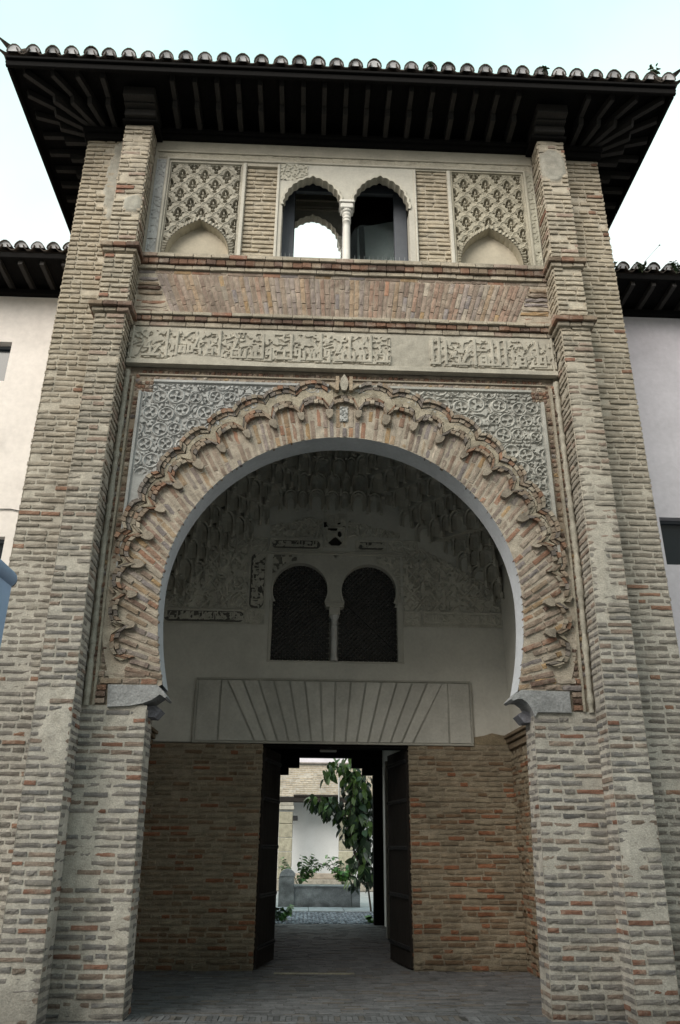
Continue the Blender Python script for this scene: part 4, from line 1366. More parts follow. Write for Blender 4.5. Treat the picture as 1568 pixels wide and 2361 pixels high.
# big stepped brackets over the buttresses
for s in (-1, 1):
    a, b = sorted((s * 2.97, s * 3.47))
    br = MB()
    cbox(br, a - 0.03, b + 0.03, -0.40, 0.0, ZTOP, ZTOP + 0.055, 0.01); bo = br.obj('bracket', 'dark_wood', GH)
    for (y, z0, z1) in ((-0.47, ZTOP + 0.06, ZTOP + 0.185), (-0.56, ZTOP + 0.19, ZTOP + 0.215), (-0.69, ZTOP + 0.22, ZTOP + 0.40)):
        m = MB(); cbox(m, a + 0.01, b - 0.01, y, 0.0, z0, z1, 0.012); m.obj('bracket_block', 'rafter_wood', bo)

roof = put('roof', None, GH)
SL = 0.40
m = MB()
RY = 5.5
m.add([(-EX + EXC, EY, 12.46), (EX + EXC, EY, 12.46), (2.0, RY / 2 + 0.3, 13.75), (-2.0, RY / 2 + 0.3, 13.75), (-EX + EXC, RY, 12.46), (EX + EXC, RY, 12.46)],
      [(0, 1, 2, 3), (1, 5, 2), (0, 3, 4), (3, 2, 5, 4)], (0.14, 0.11, 0.09))
m.obj('roof_plane', 'roof_clay', roof)
def tile_v(p0, d, up, r0, r1, ln, n=8, inv=False, th=0.014):
    """half-round tile starting at p0 running along d; returns shell verts, faces"""
    d = np.asarray(d, float); d /= np.linalg.norm(d); up = np.asarray(up, float)
    side = np.cross(d, up); side /= np.linalg.norm(side); up = np.cross(side, d)
    V = []; sg = -1 if inv else 1
    for (t, r) in ((0, r0), (ln, r1)):
        for rr in (r, r - th):
            for k in range(n):
                a = PI * k / (n - 1)
                # slightly peaked half-round
                V.append(np.asarray(p0) + d * t + side * rr * math.cos(a) + up * sg * rr * (math.sin(a) * 0.92 + 0.12 * math.sin(a) ** 6))
    F = []
    o = [0, n, 2 * n, 3 * n]
    for k in range(n - 1):
        F += [(o[0] + k, o[0] + k + 1, o[2] + k + 1, o[2] + k), (o[1] + k, o[3] + k, o[3] + k + 1, o[1] + k + 1), (o[0] + k, o[1] + k, o[1] + k + 1, o[0] + k + 1)]
    F += [(o[0], o[2], o[3], o[1]), (o[0] + n - 1, o[1] + n - 1, o[3] + n - 1, o[2] + n - 1)]
    return np.array(V), F
def tile_row(par, p, d, up, far=False):
    p = np.asarray(p, float)
    c = np.array([0.10, 0.088, 0.078]) * RNG.uniform(0.75, 1.25)
    m = MB(); V, F = tile_v(p + RNG.normal(0, 0.006, 3), d, up, 0.115, 0.085, 0.42); m.add(V, F, c)
    if not far:
        V, F = tile_v(p + np.asarray(d) * 0.33 + (0, 0, 0.02), d, up, 0.105, 0.085, 0.42); m.add(V, F, c * 0.9)
    t = m.obj('roof_tile', 'roof_clay', par, smooth=False)
    # mortar plug in the open end
    n = 9; dd = np.asarray(d, float) / np.linalg.norm(d)
    side = np.cross(dd, up); side /= np.linalg.norm(side); u2 = np.cross(side, dd)
    q = p + dd * 0.016
    rim = [q + side * 0.099 * math.cos(PI * k / (n - 1)) + u2 * 0.099 * math.sin(PI * k / (n - 1)) for k in range(n)]
    ap = q + u2 * 0.035 + dd * 0.004
    m = MB(); m.add([ap] + rim, [(0, k, k + 1) for k in range(1, n)] + [(0, n, 1)], np.array([0.52, 0.52, 0.54]) * RNG.uniform(0.7, 1.15))
    m.obj('mortar_plug', 'plug_mortar', par)
def pan_row(par, p, d, up):
    m = MB(); V, F = tile_v(np.asarray(p, float), d, up, 0.10, 0.085, 0.5, inv=True); m.add(V, F, np.array([0.085, 0.07, 0.06]) * RNG.uniform(0.8, 1.2))
    m.obj('pan_tile', 'roof_clay', par)
NT = 36
sp_ = (2 * EX - 0.2) / (NT - 1)
slope = np.array([0, 1, SL]); upv = np.array([0, -SL, 1.0])
for i in range(NT):
    x = -EX + EXC + 0.10 + i * sp_
    tile_row(roof, (x, EY - 0.05, 12.535), slope, upv)
    if i < NT - 1: pan_row(roof, (x + sp_ / 2, EY - 0.085, 12.565), slope, upv)
for s in (-1, 1):
    for i in range(15):
        yy = EY + 0.25 + i * 0.285
        tile_row(roof, (s * (EX + 0.05) + EXC, yy, 12.535), np.array([-s, 0, SL]), np.array([s * SL, 0, 1.0]), far=True)
        pan_row(roof, (s * (EX + 0.085) + EXC, yy - 0.14, 12.565), np.array([-s, 0, SL]), np.array([s * SL, 0, 1.0]))
    # upturned corner tiles
    d = np.array([-s, 1, 0.25])
    for (o, z, r, rise) in ((0.16, 12.60, 0.105, -0.35), (0.14, 12.50, 0.10, -0.10)):
        m = MB(); p0 = np.array([s * (EX + o) + EXC, EY - o, z + (0.13 if rise < -0.2 else 0.0)])
        p1 = p0 + np.array([-s, 1, 0]) * 0.30 + (0, 0, rise * 0.35)
        dd = p1 - p0; ln = np.linalg.norm(dd); dd /= ln
        side = np.array([-dd[1], dd[0], 0]); side /= np.linalg.norm(side)
        V = [p0, p1 + side * r, p1 - side * r, p1 + (0, 0, r * 0.9), p1 + (0, 0, -0.02)]
        m.add(V, [(0, 1, 3), (0, 3, 2), (0, 4, 1), (0, 2, 4), (1, 4, 2, 3)], (0.10, 0.085, 0.075)); m.obj('corner_tile', 'roof_clay', roof)

# solid masonry behind the faces
m = MB()
for s in (-1, 1):
    a, b = sorted((s * 2.905, s * 4.09)); box(m, a, b, 0.40, 3.76, 0.0, 11.95, (0.35, 0.31, 0.25))
    a, b = sorted((s * 2.97, s * 4.09)); box(m, a, b, 0.03, 0.40, 0.0, 11.95, (0.35, 0.31, 0.25))
box(m, -2.95, 2.95, 0.06, 0.37, 8.9, 9.54, (0.35, 0.31, 0.25))
box(m, -2.95, 2.95, 3.5, 3.76, 9.0, 11.95, (0.35, 0.31, 0.25))
box(m, -2.95, 2.95, 0.37, 3.5, 8.95, 9.5, (0.35, 0.31, 0.25))
m.obj('wall_core', 'masonry', GH)

# ------------------------------------------------------------------ the portal room behind the arch
BY = 3.5
ves = put('portal_room', None, GH)
mb = MB()
WZ0, WZ1 = 4.43, 6.30
holed_wall(mb, -2.86, 2.86, 3.12, 8.9, BY - 0.012, [(-1.06, 1.15, WZ0, WZ1)], 0.0, (0.4, 0.385, 0.35))
mb.obj('back_plaster', 'plaster', ves)
mb = MB()
for s in (-1, 1):
    mb.add([(s * 2.86, 0.37, 3.2), (s * 2.86, BY, 3.2), (s * 2.86, BY, 8.9), (s * 2.86, 0.37, 8.9)], [(0, 1, 2, 3)] if s < 0 else [(3, 2, 1, 0)])
mb.add([(-2.86, 0.37, 8.9), (2.86, 0.37, 8.9), (2.86, BY, 8.9), (-2.86, BY, 8.9)], [(0, 1, 2, 3)])
mb.obj('side_plaster', 'plaster', ves)
# brick lower walls
for (a, b, zt, nm) in ((-2.86, -1.085, 3.10, 1), (1.205, 2.86, 3.14, 2)):
    p = put('back_wall', None, GH); m = MB()
    masonry(m, p, (0, BY - 0.03), (1, 0), (0, -1), const(a), const(b), 0.0, zt, 'inner', 'inner_masonry', seed=80 + nm, ch=0.078, skip=0.02, plaster=0.1, proud=0.010)
    box(m, a + 0.01, b - 0.01, BY - 0.01, BY + 0.25, 0, zt, (0.25, 0.2, 0.14))
    # door reveal
    xx = b if a < 0 else a; sgn = 1 if a < 0 else -1
    masonry(m, p, (xx, BY - 0.03), (0, 1), (sgn, 0), const(0.0), const(0.26), 0.0, zt, 'inner', 'inner_masonry', seed=90 + nm, ch=0.078, skip=0.02, plaster=0.1)
    m.obj('mortar_bed', 'inner_masonry', p, smooth=True)
# torn lower edge of the plaster at the right
m = MB(); prism(m, [(2.24, 3.13), (2.86, 3.13), (2.86, 3.27), (2.70, 3.28), (2.55, 3.31), (2.42, 3.27), (2.24, 3.24)][::-1], BY - 0.035, BY - 0.01, (0.27, 0.22, 0.15)); m.obj('bare_brick_edge', 'inner_masonry', ves)
for s in (-1, 1):
    p = put('side_wall', None, GH); m = MB()
    masonry(m, p, (s * 2.83, 0.37), (0, 1), (-s, 0), const(0.0), const(3.12), 0.0, 3.02, 'inner', 'inner_masonry', seed=84 + s, ch=0.078, skip=0.02, plaster=0.1, proud=0.010)
    box(m, *sorted((s * 2.835, s * 2.9)), 0.37, BY, 0, 3.2, (0.25, 0.2, 0.14))
    m.obj('mortar_bed', 'inner_masonry', p, smooth=True)
    for (z0, z1, e) in ((3.22, 3.27, 0.10), (3.15, 3.215, 0.065), (3.05, 3.14, 0.03)):
        m = MB(); a, b = sorted((s * 2.86, s * (2.83 - e))); cbox(m, a, b, 0.40, BY - 0.04, z0, z1, 0.008, (0.20, 0.155, 0.11)); m.obj('string_course', 'inner_masonry', p)

# plaster flat arch over the door, wedge by wedge
fan = put('plaster_lintel', None, GH)
m = MB(); box(m, -2.19, 2.24, BY - 0.03, BY - 0.008, 3.115, 4.11, (0.50, 0.49, 0.45)); m.obj('backing', 'stucco', fan)
XT = np.concatenate([[-2.17, -1.80], np.linspace(-1.70, 1.79, 15), [1.86, 2.225]])
XB = np.concatenate([[-2.17, -1.80], np.linspace(-1.22, 1.28, 15), [1.86, 2.225]])
for i in range(len(XT) - 1):
    g = 0.016
    a0, a1, b0, b1 = XT[i] + g, XT[i + 1] - g, XB[i] + g, XB[i + 1] - g
    if a1 - a0 < 0.08: a0, a1 = (XT[i] + XT[i + 1]) / 2 - 0.035, (XT[i] + XT[i + 1]) / 2 + 0.035
    m = MB(); prism(m, [(b0, 3.145), (b1, 3.145), (a1, 4.08), (a0, 4.08)], BY - 0.052 + RNG.normal(0, 0.002), BY - 0.03, np.array([0.54, 0.53, 0.49]) * RNG.normal(1, 0.055)); m.obj('plaster_wedge', 'stucco', fan)
for i in range(1, len(XT) - 1):
    m = MB(); prism(m, [(XB[i] - 0.005, 3.145), (XB[i] + 0.005, 3.145), (XT[i] + 0.005, 4.08), (XT[i] - 0.005, 4.08)], BY - 0.047, BY - 0.03, (0.42, 0.41, 0.37)); m.obj('joint_fillet', 'stucco', fan)
for (a, b, z0, z1) in ((-2.20, 2.25, 4.095, 4.125), (-2.20, 2.25, 3.105, 3.135)):
    m = MB(); cbox(m, a, b, BY - 0.055, BY - 0.03, z0, z1, 0.005, (0.42, 0.41, 0.37)); m.obj('edge_fillet', 'stucco', fan)
for (a, b) in ((-2.205, -2.18), (2.23, 2.255)):
    m = MB(); cbox(m, a, b, BY - 0.055, BY - 0.03, 3.14, 4.09, 0.005, (0.42, 0.41, 0.37)); m.obj('edge_fillet', 'stucco', fan)

# twin horseshoe window with lattice shutters
iw = put('lattice_window', None, GH)
ICOL = (0.54, 0.525, 0.48)
def horseshoe(cx, r, zc, n=41):
    a = np.linspace(-0.48, PI + 0.48, n)
    return np.stack([cx + r * np.cos(a), zc + r * np.sin(a)], 1)
for (cx, x0, x1) in ((-0.575, -1.06, 0.022), (0.60, 0.022, 1.15)):
    cv = horseshoe(cx, 0.468, 5.655); n = len(cv)
    mid_ = n // 2
    rect = []
    for x, z in cv:
        d = np.array([x - cx, z - 5.62]); k = min(((x1 - cx) if d[0] > 0 else (cx - x0)) / max(abs(d[0]), 1e-6), (0.68 if d[1] > 0 else 0.26) / max(abs(d[1]), 1e-6))
        rect.append((cx + d[0] * k, 5.62 + d[1] * k))
    m = MB()
    V = [(x, BY - 0.012, z) for x, z in cv] + [(x, BY - 0.012, z) for x, z in rect]
    m.add(V, [(k, k + n, k + n + 1, k + 1) for k in range(n - 1)], ICOL)
    V = [(x, BY - 0.03, z) for x, z in cv] + [(x, BY + 0.14, z) for x, z in cv]
    m.add(V, [(k, k + 1, k + n + 1, k + n) for k in range(n - 1)], ICOL)
    c0 = np.array([cx, 5.62]); o2 = c0 + (cv - c0) * (1 + 0.035 / 0.47)
    V = [(x, BY - 0.03, z) for x, z in cv] + [(x, BY - 0.03, z) for x, z in o2] + [(x, BY - 0.012, z) for x, z in o2]
    m.add(V, [(k, k + n, k + n + 1, k + 1) for k in range(n - 1)] + [(k + n, k + 2 * n, k + 2 * n + 1, k + n + 1) for k in range(n - 1)], ICOL)
    m.obj('arch_field', 'stucco', iw)
    # lattice shutter
    m = MB(); xa, xb, za, zb = cx - 0.50, cx + 0.50, WZ0 - 0.02, 6.16
    stp = 0.086
    for dgn in (1, -1):
        c = -3.0
        while c < 4.0:
            # line z - za = dgn (x - cx) + c clipped to the opening
            pts = []
            t0 = -10; t1 = 10
            for (lo, hi, o, s_) in ((xa, xb, cx, 1.0), (za, zb, za + c, float(dgn))):
                ta, tb = sorted(((lo - o) / s_, (hi - o) / s_)); t0 = max(t0, ta); t1 = min(t1, tb)
            if t1 - t0 > 0.03:
                p0 = np.array([cx + t0, 0, za + c + dgn * t0]); p1 = np.array([cx + t1, 0, za + c + dgn * t1])
                obox(m, (p0 + p1) / 2 + (0, BY + 0.13 + (0.012 if dgn < 0 else 0), 0), ((1, 0, dgn), (0, 1, 0), (-dgn, 0, 1)), (np.linalg.norm(p1 - p0) / 2, 0.006, 0.0205))
            c += stp
    obox(m, (cx + 0.03, BY + 0.112, 5.05), ((1, 0, -0.95 if cx > 0 else 0.8), (0, 1, 0), (0.95 if cx > 0 else -0.8, 0, 1)), (0.62, 0.006, 0.013))
    m.obj('lattice', 'lattice_wood', iw, kind='stuff')
m = MB(); lathe(m, 0.015, BY + 0.0, [(0.062, 4.43), (0.062, 4.47), (0.05, 4.50), (0.048, 4.98), (0.057, 4.99), (0.057, 5.01), (0.048, 5.02), (0.048, 5.09), (0.056, 5.10), (0.05, 5.12)], 16)
m.obj('column', 'stucco', iw, smooth=True)
m = MB(); lathe(m, 0.015, BY, [(0.05, 5.12), (0.075, 5.17), (0.085, 5.20)], 16); cbox(m, -0.075, 0.105, BY - 0.09, BY + 0.09, 5.20, 5.33, 0.01, ICOL); cbox(m, -0.13, 0.16, BY - 0.10, BY + 0.1, 5.33, 5.355, 0.003, ICOL); cbox(m, -0.145, 0.175, BY - 0.115, BY + 0.1, 5.36, 5.39, 0.003, ICOL); cbox(m, -0.15, 0.18, BY - 0.02, BY + 0.13, 5.394, 5.45, 0.003, ICOL)
m.obj('capital', 'stucco', iw)
for x0, x1 in ((-1.085, -1.035), (1.075, 1.17)):
    m = MB(); cbox(m, x0, x1, BY - 0.035, BY + 0.14, WZ0 - 0.005, 5.45, 0.005, ICOL); m.obj('jamb', 'stucco', iw)
m = MB(); cbox(m, -1.09, 1.18, BY - 0.02, BY + 0.14, WZ0 - 0.03, WZ0 - 0.006, 0.003, ICOL); m.obj('sill', 'stucco', iw)
m = MB(); box(m, -1.2, 1.2, BY + 0.5, BY + 0.52, 4.3, 6.4); m.obj('dark_room', 'dark_void', iw)

# carved stucco around the window
orn = put('carved_dado', None, GH)
ST = np.array([0.56, 0.54, 0.485]); DK = np.array([0.13, 0.125, 0.115])
def arabesque(name, x0, x1, z0, z1, seed, top=None, f=1.0, col=ST, depth=0.040, step=0.0095):
    U, Z = grid(x0, x1, z0, z1, step)
    w = vnoise(U * 5 * f, Z * 5 * f, seed) * 2
    h = np.maximum(sstep(0.14, 0.05, np.abs(vnoise(U * 11 * f + w, Z * 11 * f + w, seed + 1) - 0.5)), sstep(0.58, 0.66, vnoise(U * 17 * f, Z * 17 * f, seed + 2)))
    # diamond net beneath the leaves
    p_ = (U / 0.30 + Z / 0.34); q_ = (U / 0.30 - Z / 0.34)
    rb = np.minimum(np.abs(p_ - np.round(p_)), np.abs(q_ - np.round(q_)))
    h = np.maximum(h, 0.9 * sstep(0.10, 0.05, rb))
    keep = None
    if top is not None: keep = Z < top(U) + 0.08 * (fbm(U * 6, Z * 6, seed + 4, 3) - 0.5)
    C = col * (0.82 + 0.32 * fbm(U * 3, Z * 3, seed + 6, 3))[..., None]
    m = MB(); relief(m, U, Z, h * depth + 0.004, origin=(0, BY - 0.014, 0), keep=keep, col=C)
    return m.obj(name, 'carved_stucco', orn)
arabesque('diaper_panel', -2.86, -1.475, 5.29, 6.85, 300, top=lambda u: np.clip(6.75 - (-1.475 - u) * 0.75, 5.6, 6.6))
arabesque('diaper_panel', 1.49, 2.86, 5.31, 6.6, 310, top=lambda u: np.clip(6.45 - (u - 1.49) * 0.55, 5.6, 6.45))
arabesque('diaper_panel', -1.13, -0.20, 6.60, 7.05, 320, top=lambda u: np.clip(6.98 - np.abs(u + 0.4) * 0.25, 6.7, 7.0))
arabesque('diaper_panel', 0.24, 1.15, 6.62, 6.98, 330, top=lambda u: 6.95 - (u - 0.2) * 0.25)
arabesque('diaper_panel', 1.185, 1.475, 5.31, 6.36, 340, f=1.5)
def cartouche(x0, x1, z0, z1, text, seed, dark, vert=False, step=0.0065):
    U, Z = grid(x0, x1, z0, z1, step)
    e = np.minimum(np.minimum(U - x0, x1 - U), np.minimum(Z - z0, z1 - Z))
    if vert:
        # text runs upwards: swap the axes
        A, B = Z.T.copy(), U.T.copy()
        h = kufic(A, B, z0 + 0.10, z1 - 0.10, x0 + 0.07, x1 - 0.045, text, 0.010, seed=seed).T
        lx = np.maximum(np.maximum(z0 + 0.10 - Z, Z - (z1 - 0.10)), 0); ly = U - (x0 + x1) / 2; hw = (x1 - x0) / 2 - 0.035
    else:
        h = kufic(U, Z, x1 - 0.12, x0 + 0.12, z0 + 0.075, z1 - 0.05, text, 0.010, seed=seed)
        lx = np.maximum(np.maximum(x0 + 0.12 - U, U - (x1 - 0.12)), 0); ly = Z - (z0 + z1) / 2; hw = (z1 - z0) / 2 - 0.035
    inside = np.hypot(lx, ly) < hw
    fr_ = sstep(0.45, 0.55, vnoise(U * 24, Z * 24, seed + 7))
    H = np.where(inside, h, 0.35 + 0.5 * fr_)
    H = np.where(e < 0.018, 1.0, H)
    C = np.where((inside & (h < 0.45))[..., None], (DK if dark else ST * 0.92), ST * (0.9 + 0.2 * fbm(U * 5, Z * 5, seed, 2))[..., None])
    m = MB(); relief(m, U, Z, H * 0.018 + 0.004, origin=(0, BY - 0.014, 0), col=C)
    return m.obj('inscription_strip', 'carved_stucco', orn)
cartouche(-2.86, -1.47, 5.02, 5.275, 'wla ghalb'.replace('g', 'f').replace('b', 'y') + ' alh alla lh', 400, True)
cartouche(1.50, 2.86, 5.03, 5.295, 'alh allh wHd la', 410, False)
cartouche(-1.465, -1.155, 5.30, 6.28, 'allh wHdh alm', 420, True, vert=True)
cartouche(-1.13, -0.20, 6.355, 6.575, 'allh alsmd lm', 430, True)
cartouche(0.36, 0.92, 6.36, 6.57, 'hw allh aHd', 440, True)
for (x0, x1, z0, z1, sd) in ((-1.465, -1.155, 5.02, 5.285, 450), (-1.465, -1.155, 6.295, 6.58, 460), (1.185, 1.485, 5.03, 5.295, 470), (0.94, 1.46, 6.36, 6.58, 480)):
    U, Z = grid(x0, x1, z0, z1, 0.011); cx, cz = (x0 + x1) / 2, (z0 + z1) / 2
    a = np.arctan2(Z - cz, U - cx); r = np.hypot(U - cx, Z - cz)
    H = sstep(-0.1, 0.25, np.cos(4 * a) * (r < 0.105)) * (r < 0.11) + sstep(0.5, 0.6, vnoise(U * 30, Z * 30, sd)) * (r > 0.115) * 0.7
    e = np.minimum(np.minimum(U - x0, x1 - U), np.minimum(Z - z0, z1 - Z)); H = np.where(e < 0.018, 1.0, H)
    m = MB(); relief(m, U, Z, H * 0.016 + 0.004, origin=(0, BY - 0.014, 0), col=ST * (0.9 + 0.2 * fbm(U * 4, Z * 4, sd, 2))[..., None]); m.obj('rosette_block', 'carved_stucco', orn)
for (sx, x0, x1) in ((1, -1.06, -0.64), (-1, 0.72, 1.15)):
    U, Z = grid(x0, x1, 5.36, 6.27, 0.010); cx = -0.575 if sx > 0 else 0.60
    keep = np.hypot(U - cx, Z - 5.655) > 0.512
    h = sstep(0.45, 0.55, vnoise(U * 24 + vnoise(U * 9, Z * 9, 2), Z * 24, 490))
    C = np.where((h < 0.45)[..., None], ST * (0.35 if sx > 0 else 0.85), ST)
    m = MB(); relief(m, U, Z, h * 0.016 + 0.003, origin=(0, BY - 0.012, 0), keep=keep, col=C); m.obj('carved_corner', 'carved_stucco', orn)
for (z0, z1, pr_) in ((6.285, 6.31, 0.03), (6.33, 6.352, 0.022)):
    m = MB(); cbox(m, -1.15, 1.19, BY - 0.014 - pr_, BY, z0, z1, 0.005, ST); m.obj('string_moulding', 'stucco', orn)
# worn coat of arms over the window
U, Z = grid(-0.19, 0.22, 6.42, 7.06, 0.011); cx = 0.015
sh = (np.abs(U - cx) < 0.165 - 0.10 * sstep(6.56, 6.44, Z)) & (Z > 6.46) & (Z < 6.80)
edge = sh & ((np.abs(U - cx) > 0.135) | (Z > 6.775))
dark = sh & ~edge & ((Z < 6.56 + 0.05 * np.cos((U - cx) * 22)) | (vnoise(U * 11, Z * 9, 501) > 0.72))
crown = (np.hypot((U - cx) / 0.17, (Z - 6.93) / 0.10) < 1)
H = 0.02 * sh + 0.02 * edge + 0.035 * crown * (0.6 + 0.4 * np.cos((U - cx) * 60)) + 0.01 * fbm(U * 20, Z * 20, 502, 3)
H = np.where(dark, 0.0, H)
blk = dark | ((Z > 6.80) & (Z < 6.90) & (vnoise(U * 12, Z * 16, 503) > 0.70))
C = np.where(blk[..., None], np.array([0.02, 0.018, 0.018]), ST * (0.8 + 0.4 * fbm(U * 8, Z * 8, 504, 3))[..., None])
m = MB(); relief(m, U, Z, H + 0.005, origin=(0, BY - 0.014, 0), col=C); m.obj('coat_of_arms', 'carved_stucco', orn)

# muqarnas vault: tiers of little niches stepping out from the corners and walls
muq = put('muqarnas_vault', None, GH)
def cell_mesh(w, h, dep):
    m = MB(); na, nv = 7, 7
    V = []; F = []
    for j in range(nv):
        v = j / (nv - 1)
        k = 1.0 if v < 0.5 else math.sqrt(max(0.0, 1 - ((v - 0.5) / 0.5) ** 2))
        for i in range(na):
            a = PI * i / (na - 1)
            V.append((-0.40 * w * math.cos(a) * k, dep * math.sin(a) * (0.25 + 0.75 * k), h * v * 0.86))
    for j in range(nv - 1):
        for i in range(na - 1):
            F.append((j * na + i, j * na + i + 1, (j + 1) * na + i + 1, (j + 1) * na + i))
    m.add(V, F, ST * 0.95)
    # rim with arched head
    n = 13; rim = []; out = []
    for i in range(n):
        t = i / (n - 1)
        a = PI * (1 - t)
        x = 0.40 * w * math.cos(a); z = 0.43 * h + 0.43 * h * math.sin(a)
        rim.append((x, z))
    rim = [(-0.40 * w, 0)] + rim + [(0.40 * w, 0)]
    for x, z in rim:
        dx, dz = x, z - 0.35 * h
        q = min(0.5 * w / max(abs(dx), 1e-6), 0.65 * h / max(dz, 1e-6) if dz > 0 else 9)
        out.append((max(-0.5 * w, min(0.5 * w, dx * q)), min(h, 0.35 * h + dz * q) if z > 0.4 * h else z))
    n = len(rim)
    V = [(x, -0.03, z) for x, z in rim] + [(x, -0.06, z) for x, z in [(a * 1.10, b + 0.012) for a, b in rim]] + [(x, 0.004, z) for x, z in out]
    m.add(V, [(i, i + 1, i + n + 1, i + n) for i in range(n - 1)] + [(i + n, i + n + 1, i + 2 * n + 1, i + 2 * n) for i in range(n - 1)], ST)
    # pendant between niches
    obox(m, (0.5 * w, 0.0, -0.03), ((1, 0, 0), (0, 1, 0), (0, 0, 1)), (0.022, 0.03, 0.06), ST * 0.9)
    return m.mesh('muqarnas_niche')
CELLS = [cell_mesh(0.25, 0.33, 0.18), cell_mesh(0.18, 0.28, 0.14), cell_mesh(0.31, 0.36, 0.22)]
for c_ in CELLS:
    c_.materials.append(MATS['stucco'])
fill = MB()
def run_cells(p, q, z, k):
    p = np.asarray(p, float); q = np.asarray(q, float); L = np.linalg.norm(q - p); d = (q - p) / L
    ang = math.atan2(d[1], d[0])
    u = 0.0; pat = k
    while u < L - 0.12:
        which = (0, 1, 2)[pat % 3] if L > 0.5 else 1; pat += 1
        w = (0.25, 0.18, 0.31)[which]
        if u + w > L + 0.05: which, w = 1, 0.18
        c = p + d * (u + w / 2)
        me = CELLS[which]
        o = put('niche', me, muq, loc=(c[0], c[1], z + RNG.normal(0, 0.012) + (0.05 if which == 1 else 0)))
        o.rotation_euler = (0, 0, ang)
        u += w
for k in range(12):
    z = 5.50 + 0.27 * k
    hx = 2.80 - 0.045 * k; yb = BY - 0.03 - (0.135 * (k - 5) if k > 5 else 0); yf = 0.42
    c = 0.30 + 0.22 * min(k, 9)
    if yb - c < yf + 0.3: c = yb - yf - 0.3
    cr = c * (0.75 if k < 4 else 1.0)
    # back corners
    run_cells((-hx, yb - c), (-hx + c, yb), z, k)
    run_cells((hx - cr, yb), (hx, yb - cr), z, k + 1)
    if k > 5:
        run_cells((-hx + c, yb), (hx - cr, yb), z, k)
    # side walls
    if k > 3:
        run_cells((hx, yb - cr), (hx, yf), z, k); run_cells((-hx, yf), (-hx, yb - c), z, k)
    # solid mass behind this tier
    z1 = z + 0.28; e = 0.22
    for s, cc in ((-1, c), (1, cr)):
        P = [(s * (hx + 0.1), yb - cc + e), (s * (hx - cc + e), yb + 0.1), (s * 2.9, BY + 0.1), (s * 2.9, yb - cc)]
        Vb = [(x, y, z) for x, y in P] + [(x, y, z1) for x, y in P]
        fill.add(Vb, [(0, 1, 5, 4), (0, 3, 2, 1), (4, 5, 6, 7), (1, 2, 6, 5), (3, 0, 4, 7)], ST * 0.9)
    if k > 5: box(fill, -2.85, 2.85, yb + 0.2, BY, z, z1, ST * 0.9)
    if k > 3:
        for s in (-1, 1):
            a, b = sorted((s * (hx + 0.16), s * 2.88)); box(fill, a, b, 0.38, BY, z, z1, ST * 0.9)
fill.obj('vault_mass', 'stucco', muq)

# ------------------------------------------------------------------ doorway and passage
pas = put('passage', None, GH)
m = MB()
box(m, -4.1, -1.30, 3.77, 10.95, 0.0, 9.0); box(m, 1.46, 4.1, 3.77, 10.95, 0.0, 9.0); box(m, -1.30, 1.46, 3.9, 10.95, 4.05, 9.0)
m.obj('passage_walls', 'plaster', pas)
door_l = []
for i, (y, z0, z1) in enumerate(((3.65, 3.12, 3.28), (4.4, 3.82, 4.02), (5.6, 3.82, 4.02), (6.8, 3.82, 4.02), (8.0, 3.82, 4.02), (9.2, 3.82, 4.02), (10.3, 3.82, 4.02))):
    m = MB(); cbox(m, -1.30, 1.45, y - 0.11, y + 0.11, z0, z1, 0.012); m.obj('ceiling_beam', 'dark_wood', pas)
m = MB(); box(m, -1.3, 1.45, 3.5, 3.9, 3.30, 4.1); box(m, -1.3, 1.45, 3.5, 11, 4.03, 4.06); m.obj('door_head', 'dark_wood', pas)
m = MB(); cbox(m, -1.12, 1.24, BY - 0.02, BY + 0.25, 3.055, 3.10, 0.008); m.obj('door_head', 'dark_wood', pas)
for x0, x1 in ((-1.30, -1.03), (1.23, 1.46)):
    m = MB(); cbox(m, x0, x1, 10.72, 10.98, 0.0, 3.26, 0.012); m.obj('post', 'dark_wood', pas)
for (s, xs) in ((-1, ((-1.3, -0.83, 3.25, 3.41), (-1.3, -0.57, 3.415, 3.65))), (1, ((0.97, 1.46, 3.26, 3.42), (0.71, 1.46, 3.425, 3.655)))):
    for (a, b, z0, z1) in xs:
        m = MB(); cbox(m, a, b, 10.74, 10.98, z0, z1, 0.01); m.obj('corbel', 'dark_wood', pas)
m = MB(); cbox(m, -1.31, 1.47, 10.7, 11.0, 3.66, 4.06, 0.012); m.obj('lintel', 'dark_wood', pas)
m = MB(); cbox(m, 1.245, 1.47, 7.80, 7.98, 0.0, 3.30, 0.012, (0.42, 0.40, 0.36)); m.obj('pier', 'stucco', pas)
m = MB(); cbox(m, -1.31, -1.02, 7.80, 7.98, 0.0, 3.30, 0.012); m.obj('pier', 'dark_wood', pas)
